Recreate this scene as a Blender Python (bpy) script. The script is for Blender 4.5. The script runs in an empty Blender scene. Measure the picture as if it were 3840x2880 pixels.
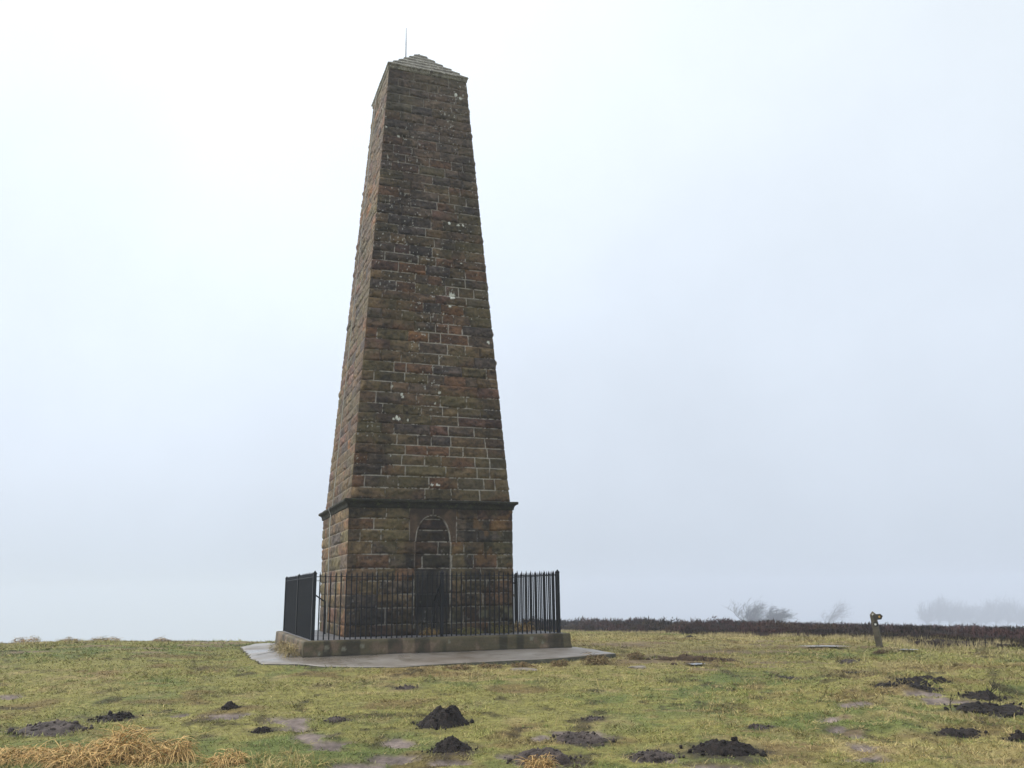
import bpy, math, random
import numpy as np
from mathutils import Matrix, Vector

S = bpy.context.scene
C = S.collection
rng = np.random.default_rng(7)
random.seed(7)

# ------------------------------------------------------------------ camera
EYE = 1.157
PITCH, ROLL, FPX = 0.23612, -0.01375, 3245.07
cam = bpy.data.cameras.new('camera')
cam.sensor_width = 36.0
cam.lens = 36.0 * FPX / 3840.0
cam.clip_start = 0.05
cam.clip_end = 3000.0
cam_o = bpy.data.objects.new('camera', cam)
C.objects.link(cam_o)
cam_o.matrix_world = (Matrix.Translation((0, 0, EYE)) @ Matrix.Rotation(math.pi/2 + PITCH, 4, 'X')
                      @ Matrix.Rotation(ROLL, 4, 'Z'))
S.camera = cam_o

# ------------------------------------------------------------------ world: thin overcast, bright overhead and to the upper left
SUN_EL, SUN_AZ = math.radians(40), math.radians(-76)      # azimuth from +Y, negative = left
SUN_DIR = Vector((math.sin(SUN_AZ)*math.cos(SUN_EL), math.cos(SUN_AZ)*math.cos(SUN_EL), math.sin(SUN_EL)))
W = bpy.data.worlds.new('World')
S.world = W
W.use_nodes = True
nt = W.node_tree
nt.nodes.clear()
def wn(t, **k):
    n = nt.nodes.new(t)
    for a, b in k.items(): setattr(n, a, b)
    return n
out = wn('ShaderNodeOutputWorld'); bg = wn('ShaderNodeBackground')
bg.inputs['Strength'].default_value = 0.1
nt.links.new(bg.outputs[0], out.inputs[0])
sky = wn('ShaderNodeTexSky', sky_type='NISHITA', sun_disc=False, sun_elevation=SUN_EL, sun_rotation=SUN_AZ,
         air_density=1.0, dust_density=4.0, ozone_density=1.0)
hs = wn('ShaderNodeHueSaturation'); hs.inputs['Saturation'].default_value = 0.5
nt.links.new(sky.outputs[0], hs.inputs['Color'])
tc = wn('ShaderNodeTexCoord'); sep = wn('ShaderNodeSeparateXYZ')
nt.links.new(tc.outputs['Generated'], sep.inputs[0])
ramp = wn('ShaderNodeValToRGB')
els = ramp.color_ramp.elements
els[0].position = 0.0; els[0].color = (0.60, 0.675, 0.775, 1)
els[1].position = 1.0; els[1].color = (2.0, 2.05, 2.1, 1)
for p, c in ((0.12, (0.69, 0.765, 0.875)), (0.32, (0.765, 0.845, 0.955)), (0.62, (0.89, 0.965, 1.03)), (0.80, (1.5, 1.56, 1.62))):
    e = els.new(p); e.color = (*c, 1)
nt.links.new(sep.outputs['Z'], ramp.inputs[0])
dot = wn('ShaderNodeVectorMath', operation='DOT_PRODUCT')
GL = Vector((-0.36, 0.76, 0.56)).normalized()
dot.inputs[1].default_value = GL
nt.links.new(tc.outputs['Generated'], dot.inputs[0])
mr = wn('ShaderNodeMapRange', interpolation_type='SMOOTHSTEP')
for i, v in ((1, 0.72), (2, 1.0), (3, 0.0), (4, 0.17)): mr.inputs[i].default_value = v
nt.links.new(dot.outputs['Value'], mr.inputs[0])
nz = wn('ShaderNodeTexNoise'); nz.inputs['Scale'].default_value = 2.2; nz.inputs['Detail'].default_value = 5; nz.inputs['Roughness'].default_value = 0.55
nt.links.new(tc.outputs['Generated'], nz.inputs['Vector'])
mr2 = wn('ShaderNodeMapRange')
for i, v in ((1, 0.25), (2, 0.75), (3, 0.93), (4, 1.09)): mr2.inputs[i].default_value = v
nt.links.new(nz.outputs[0], mr2.inputs[0])
add = wn('ShaderNodeMath', operation='ADD'); add.inputs[1].default_value = 1.0
nt.links.new(mr.outputs[0], add.inputs[0])
mul = wn('ShaderNodeMath', operation='MULTIPLY')
nt.links.new(add.outputs[0], mul.inputs[0]); nt.links.new(mr2.outputs[0], mul.inputs[1])
mul10 = wn('ShaderNodeMath', operation='MULTIPLY'); mul10.inputs[1].default_value = 10.0
nt.links.new(mul.outputs[0], mul10.inputs[0])
vm = wn('ShaderNodeVectorMath', operation='SCALE')
nt.links.new(ramp.outputs[0], vm.inputs[0]); nt.links.new(mul10.outputs[0], vm.inputs['Scale'])
mx = wn('ShaderNodeMix', data_type='RGBA'); mx.inputs[0].default_value = 0.95
nt.links.new(hs.outputs[0], mx.inputs[6]); nt.links.new(vm.outputs[0], mx.inputs[7])
nt.links.new(mx.outputs[2], bg.inputs['Color'])

# ------------------------------------------------------------------ sun, soft through the cloud
sl = bpy.data.lights.new('sun', 'SUN'); sl.energy = 3.4; sl.angle = math.radians(50); sl.color = (1.0, 0.96, 0.9)
so = bpy.data.objects.new('sun', sl); C.objects.link(so)
so.rotation_euler = SUN_DIR.to_track_quat('Z', 'Y').to_euler()
so.location = (-30, 10, 60)
S.view_settings.view_transform = 'Standard'
S.view_settings.look = 'None'
S.view_settings.exposure = 0.04
S.view_settings.gamma = 1.0
S.cycles.volume_bounces = 2
S.cycles.max_bounces = 8

# ------------------------------------------------------------------ helpers
def tag(o, label=None, cat=None, group=None, kind=None):
    if label: o['label'] = label
    if cat: o['category'] = cat
    if group: o['group'] = group
    if kind: o['kind'] = kind
    return o
def empty(name, loc, rz=0.0):
    o = bpy.data.objects.new(name, None); C.objects.link(o)
    o.location = loc; o.rotation_euler = (0, 0, rz); o.empty_display_size = 0.2
    return o
def mesh_obj(name, V, F, mat, parent=None, col=None, smooth=False, attrs=None):
    """V (n,3); F list of (m,k) index arrays of equal-size faces, or python lists"""
    me = bpy.data.meshes.new(name)
    V = np.asarray(V, np.float32)
    if isinstance(F, np.ndarray): F = [F]
    if F and isinstance(F[0], (tuple, list)):
        me.from_pydata([tuple(map(float, v)) for v in V], [], F)
    else:
        me.vertices.add(len(V)); me.vertices.foreach_set('co', V.ravel())
        idx = np.concatenate([f.ravel() for f in F]).astype(np.int32)
        cnt = np.concatenate([np.full(len(f), f.shape[1], np.int32) for f in F])
        st = np.concatenate([[0], np.cumsum(cnt)[:-1]]).astype(np.int32)
        me.loops.add(len(idx)); me.loops.foreach_set('vertex_index', idx)
        me.polygons.add(len(cnt)); me.polygons.foreach_set('loop_start', st)
        try: me.polygons.foreach_set('loop_total', cnt)
        except Exception: pass
        me.update(calc_edges=True)
    if smooth:
        me.polygons.foreach_set('use_smooth', np.ones(len(me.polygons), bool))
    if col is not None:
        a = me.color_attributes.new('col', 'FLOAT_COLOR', 'POINT')
        cc = np.ones((len(V), 4), np.float32); cc[:, :3] = col
        a.data.foreach_set('color', cc.ravel())
    for k, v in (attrs or {}).items():
        a = me.attributes.new(k, 'FLOAT', 'POINT'); a.data.foreach_set('value', np.asarray(v, np.float32).ravel())
    me.validate()
    me.materials.append(mat)
    o = bpy.data.objects.new(name, me); C.objects.link(o)
    if parent: o.parent = parent
    return o
class MB:
    """collects simple solids as one mesh"""
    def __init__(s): s.v = []; s.f = []
    def add(s, V, F):
        n = len(s.v); s.v += [tuple(map(float, p)) for p in V]; s.f += [tuple(n + i for i in f) for f in F]
    def box(s, a, b):
        x0, y0, z0 = a; x1, y1, z1 = b
        s.add([(x0,y0,z0),(x1,y0,z0),(x1,y1,z0),(x0,y1,z0),(x0,y0,z1),(x1,y0,z1),(x1,y1,z1),(x0,y1,z1)],
              [(0,3,2,1),(4,5,6,7),(0,1,5,4),(1,2,6,5),(2,3,7,6),(3,0,4,7)])
    def tube(s, P, R, n=6, cap=True):
        P = [Vector(p) for p in P]; rings = []
        up = Vector((0, 0, 1))
        for i, p in enumerate(P):
            d = (P[min(i+1, len(P)-1)] - P[max(i-1, 0)]).normalized()
            u = d.cross(up)
            if u.length < 1e-3: u = d.cross(Vector((1, 0, 0)))
            u.normalize(); w = u.cross(d)
            r = R[i] if isinstance(R, (list, tuple)) else R
            rings.append([p + (u*math.cos(2*math.pi*k/n) + w*math.sin(2*math.pi*k/n))*r for k in range(n)])
        V = [q for r_ in rings for q in r_]; F = []
        for i in range(len(P)-1):
            for k in range(n):
                F.append((i*n+k, i*n+(k+1) % n, (i+1)*n+(k+1) % n, (i+1)*n+k))
        if cap:
            F.append(tuple(range(n))[::-1]); F.append(tuple((len(P)-1)*n+k for k in range(n)))
        s.add(V, F)
    def prism(s, poly, z0, z1):
        n = len(poly)
        V = [(x, y, z0) for x, y in poly] + [(x, y, z1) for x, y in poly]
        s.add(V, [tuple(range(n))[::-1], tuple(range(n, 2*n))] + [(i, (i+1) % n, n+(i+1) % n, n+i) for i in range(n)])
    def build(s, name, mat, parent=None, smooth=False, bevel=0):
        o = mesh_obj(name, np.array(s.v), s.f, mat, parent, smooth=smooth)
        if bevel:
            m = o.modifiers.new('bevel', 'BEVEL'); m.width = bevel; m.segments = 2; m.limit_method = 'ANGLE'
        return o
_tabs = {}
def vnoise(x, y, seed=0):
    if seed not in _tabs: _tabs[seed] = np.random.default_rng(1000+seed).random((512, 512)).astype(np.float32)
    T = _tabs[seed]
    x = np.asarray(x, float); y = np.asarray(y, float)
    xi = np.floor(x).astype(np.int64); yi = np.floor(y).astype(np.int64)
    fx = x - xi; fy = y - yi
    fx = fx*fx*(3-2*fx); fy = fy*fy*(3-2*fy)
    a = T[xi & 511, yi & 511]; b = T[(xi+1) & 511, yi & 511]; c = T[xi & 511, (yi+1) & 511]; d = T[(xi+1) & 511, (yi+1) & 511]
    return (a*(1-fx)+b*fx)*(1-fy) + (c*(1-fx)+d*fx)*fy
def fbm(x, y, seed=0, o=4, g=0.5):
    s = 0; a = 1; t = 0
    for i in range(o):
        s = s + a*vnoise(x*2**i+17.3*i, y*2**i+9.1*i, seed+i); t += a; a *= g
    return s/t
def sst(a, b, x):
    t = np.clip((x-a)/(b-a), 0, 1); return t*t*(3-2*t)

# ------------------------------------------------------------------ materials
def mat_new(name):
    m = bpy.data.materials.new(name); m.use_nodes = True
    n = m.node_tree; n.nodes.clear()
    o = n.nodes.new('ShaderNodeOutputMaterial'); b = n.nodes.new('ShaderNodeBsdfPrincipled')
    n.links.new(b.outputs[0], o.inputs[0])
    return m, n, b
def noise_node(n, scale, detail=4, rough=0.6, vec=None):
    t = n.nodes.new('ShaderNodeTexNoise'); t.inputs['Scale'].default_value = scale
    t.inputs['Detail'].default_value = detail; t.inputs['Roughness'].default_value = rough
    if vec is None:
        c = n.nodes.new('ShaderNodeTexCoord'); vec = c.outputs['Object']
    n.links.new(vec, t.inputs['Vector'])
    return t
def rng_node(n, src, a, b, c, d):
    m = n.nodes.new('ShaderNodeMapRange')
    for i, v in ((1, a), (2, b), (3, c), (4, d)): m.inputs[i].default_value = v
    n.links.new(src, m.inputs[0]); return m.outputs[0]
def bump_node(n, b, src, strength, dist):
    u = n.nodes.new('ShaderNodeBump'); u.inputs['Strength'].default_value = strength; u.inputs['Distance'].default_value = dist
    n.links.new(src, u.inputs['Height']); n.links.new(u.outputs[0], b.inputs['Normal'])
def scale_col(n, col_out, fac_out):
    v = n.nodes.new('ShaderNodeVectorMath'); v.operation = 'SCALE'
    n.links.new(col_out, v.inputs[0]); n.links.new(fac_out, v.inputs['Scale']); return v.outputs[0]
def attr_mat(name, rough=0.8, spec=0.3, nscale=20, lo=0.8, hi=1.2, bump=0.0, bscale=60, bdist=0.01, trans=0.0):
    m, n, b = mat_new(name)
    a = n.nodes.new('ShaderNodeAttribute'); a.attribute_name = 'col'
    t = noise_node(n, nscale, 5)
    f = rng_node(n, t.outputs[0], 0.3, 0.7, lo, hi)
    n.links.new(scale_col(n, a.outputs['Color'], f), b.inputs['Base Color'])
    b.inputs['Roughness'].default_value = rough; b.inputs['Specular IOR Level'].default_value = spec
    if bump: bump_node(n, b, noise_node(n, bscale, 6, 0.65).outputs[0], bump, bdist)
    if trans:
        try: b.inputs['Subsurface Weight'].default_value = 0.0
        except Exception: pass
    return m
def plain_mat(name, c1, c2, scale=8, rough=0.7, spec=0.3, bump=0.3, bscale=40, bdist=0.01, metal=0.0, c3=None, rr=None):
    m, n, b = mat_new(name)
    t = noise_node(n, scale, 6, 0.65)
    r = n.nodes.new('ShaderNodeValToRGB')
    r.color_ramp.elements[0].position = 0.35; r.color_ramp.elements[0].color = (*c1, 1)
    r.color_ramp.elements[1].position = 0.65; r.color_ramp.elements[1].color = (*c2, 1)
    n.links.new(t.outputs[0], r.inputs[0]); colo = r.outputs[0]
    if c3:
        t3 = noise_node(n, scale*2.7, 5, 0.7); k = rng_node(n, t3.outputs[0], 0.54, 0.66, 0, 1)
        mm = n.nodes.new('ShaderNodeMix'); mm.data_type = 'RGBA'
        n.links.new(k, mm.inputs[0]); n.links.new(colo, mm.inputs[6]); mm.inputs[7].default_value = (*c3, 1); colo = mm.outputs[2]
    n.links.new(colo, b.inputs['Base Color'])
    b.inputs['Roughness'].default_value = rough; b.inputs['Specular IOR Level'].default_value = spec
    b.inputs['Metallic'].default_value = metal
    if rr: n.links.new(rng_node(n, noise_node(n, scale*0.7, 3).outputs[0], 0.35, 0.65, *rr), b.inputs['Roughness'])
    if bump: bump_node(n, b, noise_node(n, bscale, 6, 0.65).outputs[0], bump, bdist)
    return m

M_STONE = attr_mat('rock_faced_sandstone', 0.75, 0.25, 14, 0.72, 1.28, 0.55, 38, 0.02)
M_GRASS = attr_mat('grass_blades', 0.75, 0.18, 1.3, 0.85, 1.15)
M_STRAW = attr_mat('dead_grass', 0.75, 0.2, 3, 0.85, 1.15)
M_GROUND = attr_mat('turf_and_soil', 0.9, 0.15, 9, 0.6, 1.35, 0.8, 30, 0.03)
M_HEATHER = attr_mat('heather', 0.95, 0.05, 1.5, 0.75, 1.25)
M_BARK = plain_mat('bare_wet_bark', (0.018, 0.016, 0.015), (0.035, 0.03, 0.026), 3, 0.9, 0.1, 0.0)
M_TWIG = attr_mat('twigs', 0.95, 0.05, 1, 0.9, 1.1)
M_CAP = plain_mat('lichened_capstone', (0.10, 0.09, 0.072), (0.24, 0.225, 0.185), 7, 0.85, 0.2, 0.7, 24, 0.03, c3=(0.46, 0.46, 0.40))
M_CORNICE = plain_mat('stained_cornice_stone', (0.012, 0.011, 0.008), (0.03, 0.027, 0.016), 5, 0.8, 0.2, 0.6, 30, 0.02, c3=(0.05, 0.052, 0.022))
M_PLINTH = attr_mat('mossy_concrete', 0.7, 0.25, 30, 0.75, 1.25, 0.4, 40, 0.012)
M_PAVE = plain_mat('wet_paving', (0.10, 0.10, 0.11), (0.17, 0.17, 0.18), 3.0, 0.4, 0.4, 0.25, 30, 0.006, rr=(0.3, 0.5))
M_APRON = plain_mat('wet_concrete', (0.115, 0.092, 0.070), (0.22, 0.20, 0.18), 0.6, 0.4, 0.35, 0.3, 34, 0.006, c3=(0.09, 0.074, 0.055), rr=(0.2, 0.6))
M_APRON_EDGE = plain_mat('mossy_concrete_edge', (0.03, 0.03, 0.02), (0.08, 0.075, 0.05), 6, 0.8, 0.2, 0.5)
M_IRON = plain_mat('black_painted_iron', (0.003, 0.0034, 0.006), (0.006, 0.007, 0.011), 30, 0.5, 0.2, 0.06, 80, 0.002)
M_ROD = plain_mat('weathered_metal', (0.16, 0.17, 0.19), (0.25, 0.26, 0.28), 12, 0.5, 0.5, 0.05, metal=0.4)
M_STRIP = plain_mat('aged_conductor_strip', (0.24, 0.245, 0.22), (0.40, 0.40, 0.37), 4, 0.55, 0.4, 0.1)
M_SOIL = plain_mat('wet_dark_soil', (0.006, 0.0042, 0.0036), (0.022, 0.0150, 0.0128), 22, 0.8, 0.2, 0.9, 70, 0.02)
M_SOIL_GREY = plain_mat('weathered_soil', (0.026, 0.020, 0.0175), (0.075, 0.057, 0.050), 9, 0.75, 0.2, 0.7, 50, 0.015, c3=(0.012, 0.0095, 0.008))
M_SOIL_BROWN = plain_mat('brown_earth', (0.035, 0.022, 0.013), (0.10, 0.066, 0.04), 12, 0.85, 0.2, 0.9, 50, 0.02)
M_WOOD = plain_mat('mossy_weathered_wood', (0.060, 0.052, 0.036), (0.135, 0.112, 0.078), 6, 0.8, 0.2, 0.4, 60, 0.006, c3=(0.075, 0.085, 0.042))
M_WOOD_DARK = plain_mat('dark_wet_wood', (0.022, 0.02, 0.016), (0.05, 0.045, 0.034), 8, 0.75, 0.25, 0.3)
M_YELLOW = plain_mat('yellow_plastic', (0.42, 0.25, 0.06), (0.52, 0.33, 0.10), 9, 0.5, 0.4, 0.0)
M_WHITE = plain_mat('white_plastic', (0.55, 0.55, 0.50), (0.70, 0.70, 0.66), 9, 0.5, 0.4, 0.0)
M_ROCK = plain_mat('fallen_sandstone', (0.12, 0.10, 0.075), (0.24, 0.205, 0.165), 6, 0.7, 0.3, 0.6, 30, 0.02)
M_WATER, _n, _b = mat_new('puddle_water')
_b.inputs['Base Color'].default_value = (0.10, 0.09, 0.075, 1); _b.inputs['Roughness'].default_value = 0.03; _b.inputs['Specular IOR Level'].default_value = 0.9
bump_node(_n, _b, noise_node(_n, 14, 3).outputs[0], 0.06, 0.01)

# ------------------------------------------------------------------ layout: monument frame and terrain height
TX, TY, YAW = -2.4178, 20.9057, 0.35463
cy_, sy_ = math.cos(YAW), math.sin(YAW)
PT = 0.291                      # plinth thickness: its top is the floor the monument stands on
PH = 2.80                       # plinth half width
def to_world(lx, ly): return (TX + lx*cy_ - ly*sy_, TY + lx*sy_ + ly*cy_)
def to_local(x, y):
    dx = x-TX; dy = y-TY; return dx*cy_+dy*sy_, -dx*sy_+dy*cy_
def cam_ray(px, py):            # photo coordinates on the 2212 x 1659 view of the photograph
    x, y = px*1.73599-1920, py*1.73599-1440
    cr, sr = math.cos(ROLL), math.sin(ROLL)
    a, b = x*cr+y*sr, -x*sr+y*cr
    d = (a/FPX, 1.0, -b/FPX); c, s = math.cos(PITCH), math.sin(PITCH)
    return np.array([d[0], c-d[2]*s, s+d[2]*c])
def on_plane(px, py, z):
    d = cam_ray(px, py); t = (z-EYE)/d[2]; return t*d[0], t*d[1]

AP = []                          # the concrete apron's outline (x, y, z)
for px, py, z in ((519, 1396, -0.02), (545, 1425, -0.06), (566, 1439.5, -0.10), (700, 1441, -0.10), (860, 1440, -0.10), (1000, 1432, -0.10),
                  (1120, 1426, -0.10), (1200, 1421.5, -0.09), (1330, 1412, -0.07)):
    x, y = on_plane(px, py, z); AP.append((x, y, z))
for lx, ly in ((2.98, -2.75), (2.95, 0.5), (2.95, 3.0), (-3.3, 3.1)):
    x, y = to_world(lx, ly); AP.append((x, y, 0.0))
AP = np.array(AP)
def in_poly(x, y, P):
    x = np.asarray(x, float); y = np.asarray(y, float); ins = np.zeros(x.shape, bool)
    for i in range(len(P)):
        x0, y0 = P[i][:2]; x1, y1 = P[(i+1) % len(P)][:2]
        c = ((y0 > y) != (y1 > y)) & (x < (x1-x0)*(y-y0)/(y1-y0+1e-12)+x0); ins ^= c
    return ins
def poly_dist(x, y, P):
    d = np.full(np.shape(x), 1e9)
    for i in range(len(P)):
        a = np.array(P[i][:2]); b = np.array(P[(i+1) % len(P)][:2]); ab = b-a
        t = np.clip(((x-a[0])*ab[0]+(y-a[1])*ab[1])/(ab@ab), 0, 1)
        d = np.minimum(d, np.hypot(x-a[0]-t*ab[0], y-a[1]-t*ab[1]))
    return np.where(in_poly(x, y, P), -d, d)

_R = [0, 5, 8, 11, 14, 17, 21, 25, 30, 50, 80, 260, 600, 1500]
_Z = [-.52, -.52, -.49, -.39, -.25, -.16, -.12, -.14, -.28, -.98, -2.03, -9.6, -25.5, -66]
def ground_base(x, y):
    x = np.asarray(x, float); y = np.asarray(y, float)
    r = np.hypot(x, y); az = np.arctan2(x, np.maximum(y, 1e-6)); az = np.where(y <= 0, np.sign(x)*math.pi/2, az)
    rr = np.maximum(r, 1e-3)
    z = (np.interp(rr*0.93, _R, _Z)+np.interp(rr, _R, _Z)+np.interp(rr*1.07, _R, _Z))/3
    left = sst(0.02, -0.16, az)
    z = z - left*np.where(r > 27, np.minimum((r-27)*0.085, 14), 0)
    z = z + 0.22*sst(-0.12, -0.5, az)*sst(12, 22, r)
    z = z - 0.010*np.clip(x-2, 0, 60)*sst(16, 30, r)
    return z
_MOLES = []                      # filled below: soil ellipses used by the turf as well
def lumps(x, y):
    r = np.hypot(x, y)
    az = np.arctan2(x, np.maximum(y, 1e-6))
    rough = 0.35 + 0.9*sst(0.22, 0.38, az) + 0.3*sst(12, 8, r)
    n = (fbm(x*0.9, y*0.9, 3, 3)-0.5)*0.12 + (fbm(x*3.1, y*3.1, 13, 3)-0.5)*0.085 + (fbm(x*0.23, y*0.23, 23, 2)-0.5)*0.12
    return n*rough
def apron_z(x, y):
    lx, ly = to_local(x, y)
    return -0.10*sst(2.7, 4.7, -ly)*(1-0.3*sst(1.5, 3.5, lx)) - 0.03*sst(2.9, 3.9, -lx) + (fbm(np.asarray(x)*0.8, np.asarray(y)*0.8, 141, 3)-0.5)*0.02
def hground(x, y):
    z = ground_base(x, y) + lumps(x, y)
    d = poly_dist(x, y, AP[:, :2])
    lx, ly = to_local(x, y)
    edge = apron_z(x, y)-0.02-0.065*sst(-1.2, 1.5, lx)*sst(3.5, 1.0, ly)
    k = sst(1.6, 0.05, d)
    z = z*(1-k) + (edge+lumps(x, y)*0.3*sst(0.05, 0.5, d))*k
    z = np.where(d < 0.02, -0.32, z)
    return z
def at(px, py):
    """point of the terrain seen at a place in the photograph"""
    d = cam_ray(px, py)
    t = np.concatenate([np.arange(4, 60, 0.02), np.arange(60, 400, 0.2)])
    P = d[None]*t[:, None]; hz = hground(P[:, 0], P[:, 1])
    below = np.nonzero(P[:, 2]+EYE <= hz)[0]
    i = below[0] if len(below) else int(np.argmin(P[:, 2]+EYE-hz))
    return np.array([P[i, 0], P[i, 1], hz[i]])

# soil: (name, x, y, w, h) in photo places -> ellipses on the ground
def ell(px, py, w, h):
    c = at(px, py); n = at(px, py+h/2); f = at(px, py-h/2)
    dist = math.hypot(c[0], c[1])
    hw = w/2*1.736/FPX*dist*1.0
    hd = max(0.06, min(abs(math.hypot(f[0], f[1])-math.hypot(n[0], n[1]))/2, hw*1.1))
    return c[0], c[1], hw, hd, math.atan2(c[0], c[1])
MH = [  # px, base py, width, height px, material, flat, label
 (962,1578,112,50,M_SOIL,0,'tall black conical molehill in front of the obelisk, biggest of all'),
 (975,1630,96,40,M_SOIL,0,'crumbly black molehill directly below the tallest molehill'),
 (1570,1635,142,40,M_SOIL,0,'broad dark molehill alone at the bottom of the grass right of centre'),
 (237,1561,82,24,M_SOIL,0.5,'low wide black molehill behind the largest straw tussock'),
 (105,1584,118,24,M_SOIL_GREY,1,'flattened dark grey molehill at the far left behind the straw'),
 (498,1535,42,18,M_SOIL,0,'small round black molehill above a grey mud patch'),
 (566,1586,48,18,M_SOIL,0,'small black crumbly molehill on the left end of the mud patch'),
 (1172,1650,128,32,M_SOIL_GREY,0.3,'dark molehill with a straw tuft growing in front of it'),
 (1258,1608,112,26,M_SOIL_GREY,1,'flattened grey molehill between the tall black one and the broad one'),
 (1412,1638,88,16,M_SOIL_GREY,1,'thin spread dark molehill just left of the broad dark molehill'),
 (725,1560,48,14,M_SOIL_GREY,0.5,'small grey molehill beside the top of the mud patch'),
 (1282,1556,40,10,M_SOIL_GREY,0.5,'little flat grey molehill above the flattened grey one'),
 (1638,1577,46,12,M_SOIL_GREY,0.3,'lone small brown molehill in the middle of the right hand turf'),
 (1912,1486,42,10,M_SOIL,0.3,'small black molehill at the left end of the pale grass cluster'),
 (1968,1478,66,14,M_SOIL,0.3,'wide black molehill in the middle of the pale grass cluster'),
 (2008,1470,44,8,M_SOIL,0.3,'thin black molehill at the back of the pale grass cluster'),
 (2032,1478,32,16,M_SOIL,0,'stumpy upright black molehill at the right end of the pale grass cluster'),
 (1990,1488,60,9,M_SOIL,0.5,'spread of black clods in front of the pale grass cluster'),
 (2120,1512,74,14,M_SOIL,0.3,'dark molehill just above the dead branched weed'),
 (2150,1546,120,20,M_SOIL,0.6,'broad dark molehill at the foot of the dead branched weed'),
 (2078,1592,78,16,M_SOIL,0.3,'long black molehill low at the right of the turf'),
 (2205,1605,40,22,M_SOIL,0.2,'black molehill cut off by the right edge'),
 (1846,1456,34,6,M_SOIL_GREY,0.5,'small dark molehill in front of the wooden signpost'),
 (1835,1432,36,7,M_SOIL_GREY,0.5,'low brown molehill left of the signpost foot'),
 (1490,1379,20,8,M_SOIL,0,'tiny dark molehill near the heather, furthest off'),
 (1700,1466,42,5,M_SOIL_GREY,0.6,'flat dark molehill in the open turf right of the puddle'),
 (878,1488,44,7,M_SOIL_GREY,0.5,'low grey molehill in the turf in front of the pavement'),
]
MOLE = [ell(px, py-hp*0.3, w*1.18, max(hp*1.0, w*0.2)) for px, py, w, hp, mt, fl, lb in MH]
MUD = [ell(*a) for a in ((490,1546,95,14),(625,1556,85,26),(640,1572,70,30),(672,1590,85,26),(712,1611,75,24),(856,1606,72,22),(850,1641,90,16),
    (770,1656,100,14),(1256,1590,110,34),(1415,1638,100,16),(1846,1518,62,10),(1885,1640,80,26),(1862,1612,50,24),(1810,1575,36,30),(1795,1555,40,16),
    (2040,1520,70,12),(2150,1535,100,22),(2000,1496,60,10),(100,1580,110,22),(975,1648,70,14),(1185,1648,120,20),(1560,1655,110,12),(1100,1632,40,12),
    (1165,1592,50,10),(20,1505,50,10),(1850,1590,36,16),(725,1555,44,14),(390,1545,30,6),(2080,1515,60,10),(1380,1640,60,12))]
EARTH = [ell(*a) for a in ((1340,1392,170,10),(1420,1420,120,10),(1500,1428,150,12),(1380,1428,90,10),(480,1388,170,6),(560,1387,90,5),(1520,1445,90,6),
    (1740,1396,200,8),(430,1394,80,4),(1640,1386,120,5),(1580,1408,220,8),(1690,1432,150,6),(1620,1440,120,5),(1840,1585,36,30),(1885,1628,66,36),(1822,1550,30,20),(1690,1408,120,6),(300,1402,90,4),(220,1396,70,3),(60,1408,90,4),(330,1410,70,4))]
def mask(x, y, L, seed, soft=0.35):
    m = np.zeros(np.shape(x))
    for cx, cy, a, b, az in L:
        near = (np.abs(x-cx) < 2.2*max(a, b)) & (np.abs(y-cy) < 2.2*max(a, b))
        if not near.any(): continue
        X = np.asarray(x)[near]; Y = np.asarray(y)[near]
        u = (X-cx)*math.cos(az)-(Y-cy)*math.sin(az); v = (X-cx)*math.sin(az)+(Y-cy)*math.cos(az)
        e = np.hypot(u/a, v/b) + (fbm(X*4.5, Y*4.5, seed, 4)-0.5)*1.5
        m[near] = np.maximum(m[near], sst(1+soft, 1-soft, e))
    return m
_HB = []
for px_, py_ in ((1250,1364),(1330,1366),(1400,1368),(1480,1371),(1560,1373),(1640,1374),(1700,1375),(1800,1378),(1900,1386),(2000,1391),(2100,1394),(2205,1398)):
    d_ = cam_ray(px_, py_); t_ = np.arange(15, 45, 0.05)
    P_ = d_[None]*t_[:, None]; h_ = np.nonzero(P_[:, 2]+EYE <= ground_base(P_[:, 0], P_[:, 1]))[0]
    q_ = P_[h_[0]] if len(h_) else P_[int(np.argmin(P_[:, 2]+EYE-ground_base(P_[:, 0], P_[:, 1])))]
    _HB.append((math.atan2(q_[0], q_[1]), math.hypot(q_[0], q_[1])))
_HB = np.array(_HB); print('heather edge', np.round(_HB, 2).tolist())
def heather_inner(az):           # distance at which the grass gives way to heather
    return np.interp(az, _HB[:, 0], _HB[:, 1])-0.8+1.6*np.clip(0.14-az, 0, 0.1)/0.1
def heather_mask(x, y):
    az = np.arctan2(x, np.maximum(y, 1e-6)); r = np.hypot(x, y)
    rin = heather_inner(az) + (fbm(x*0.35, y*0.35, 55, 3)-0.5)*3.0
    return ((r > rin) & (az > 0.0) & (az < 0.9) & (y > 0)).astype(float)
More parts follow.
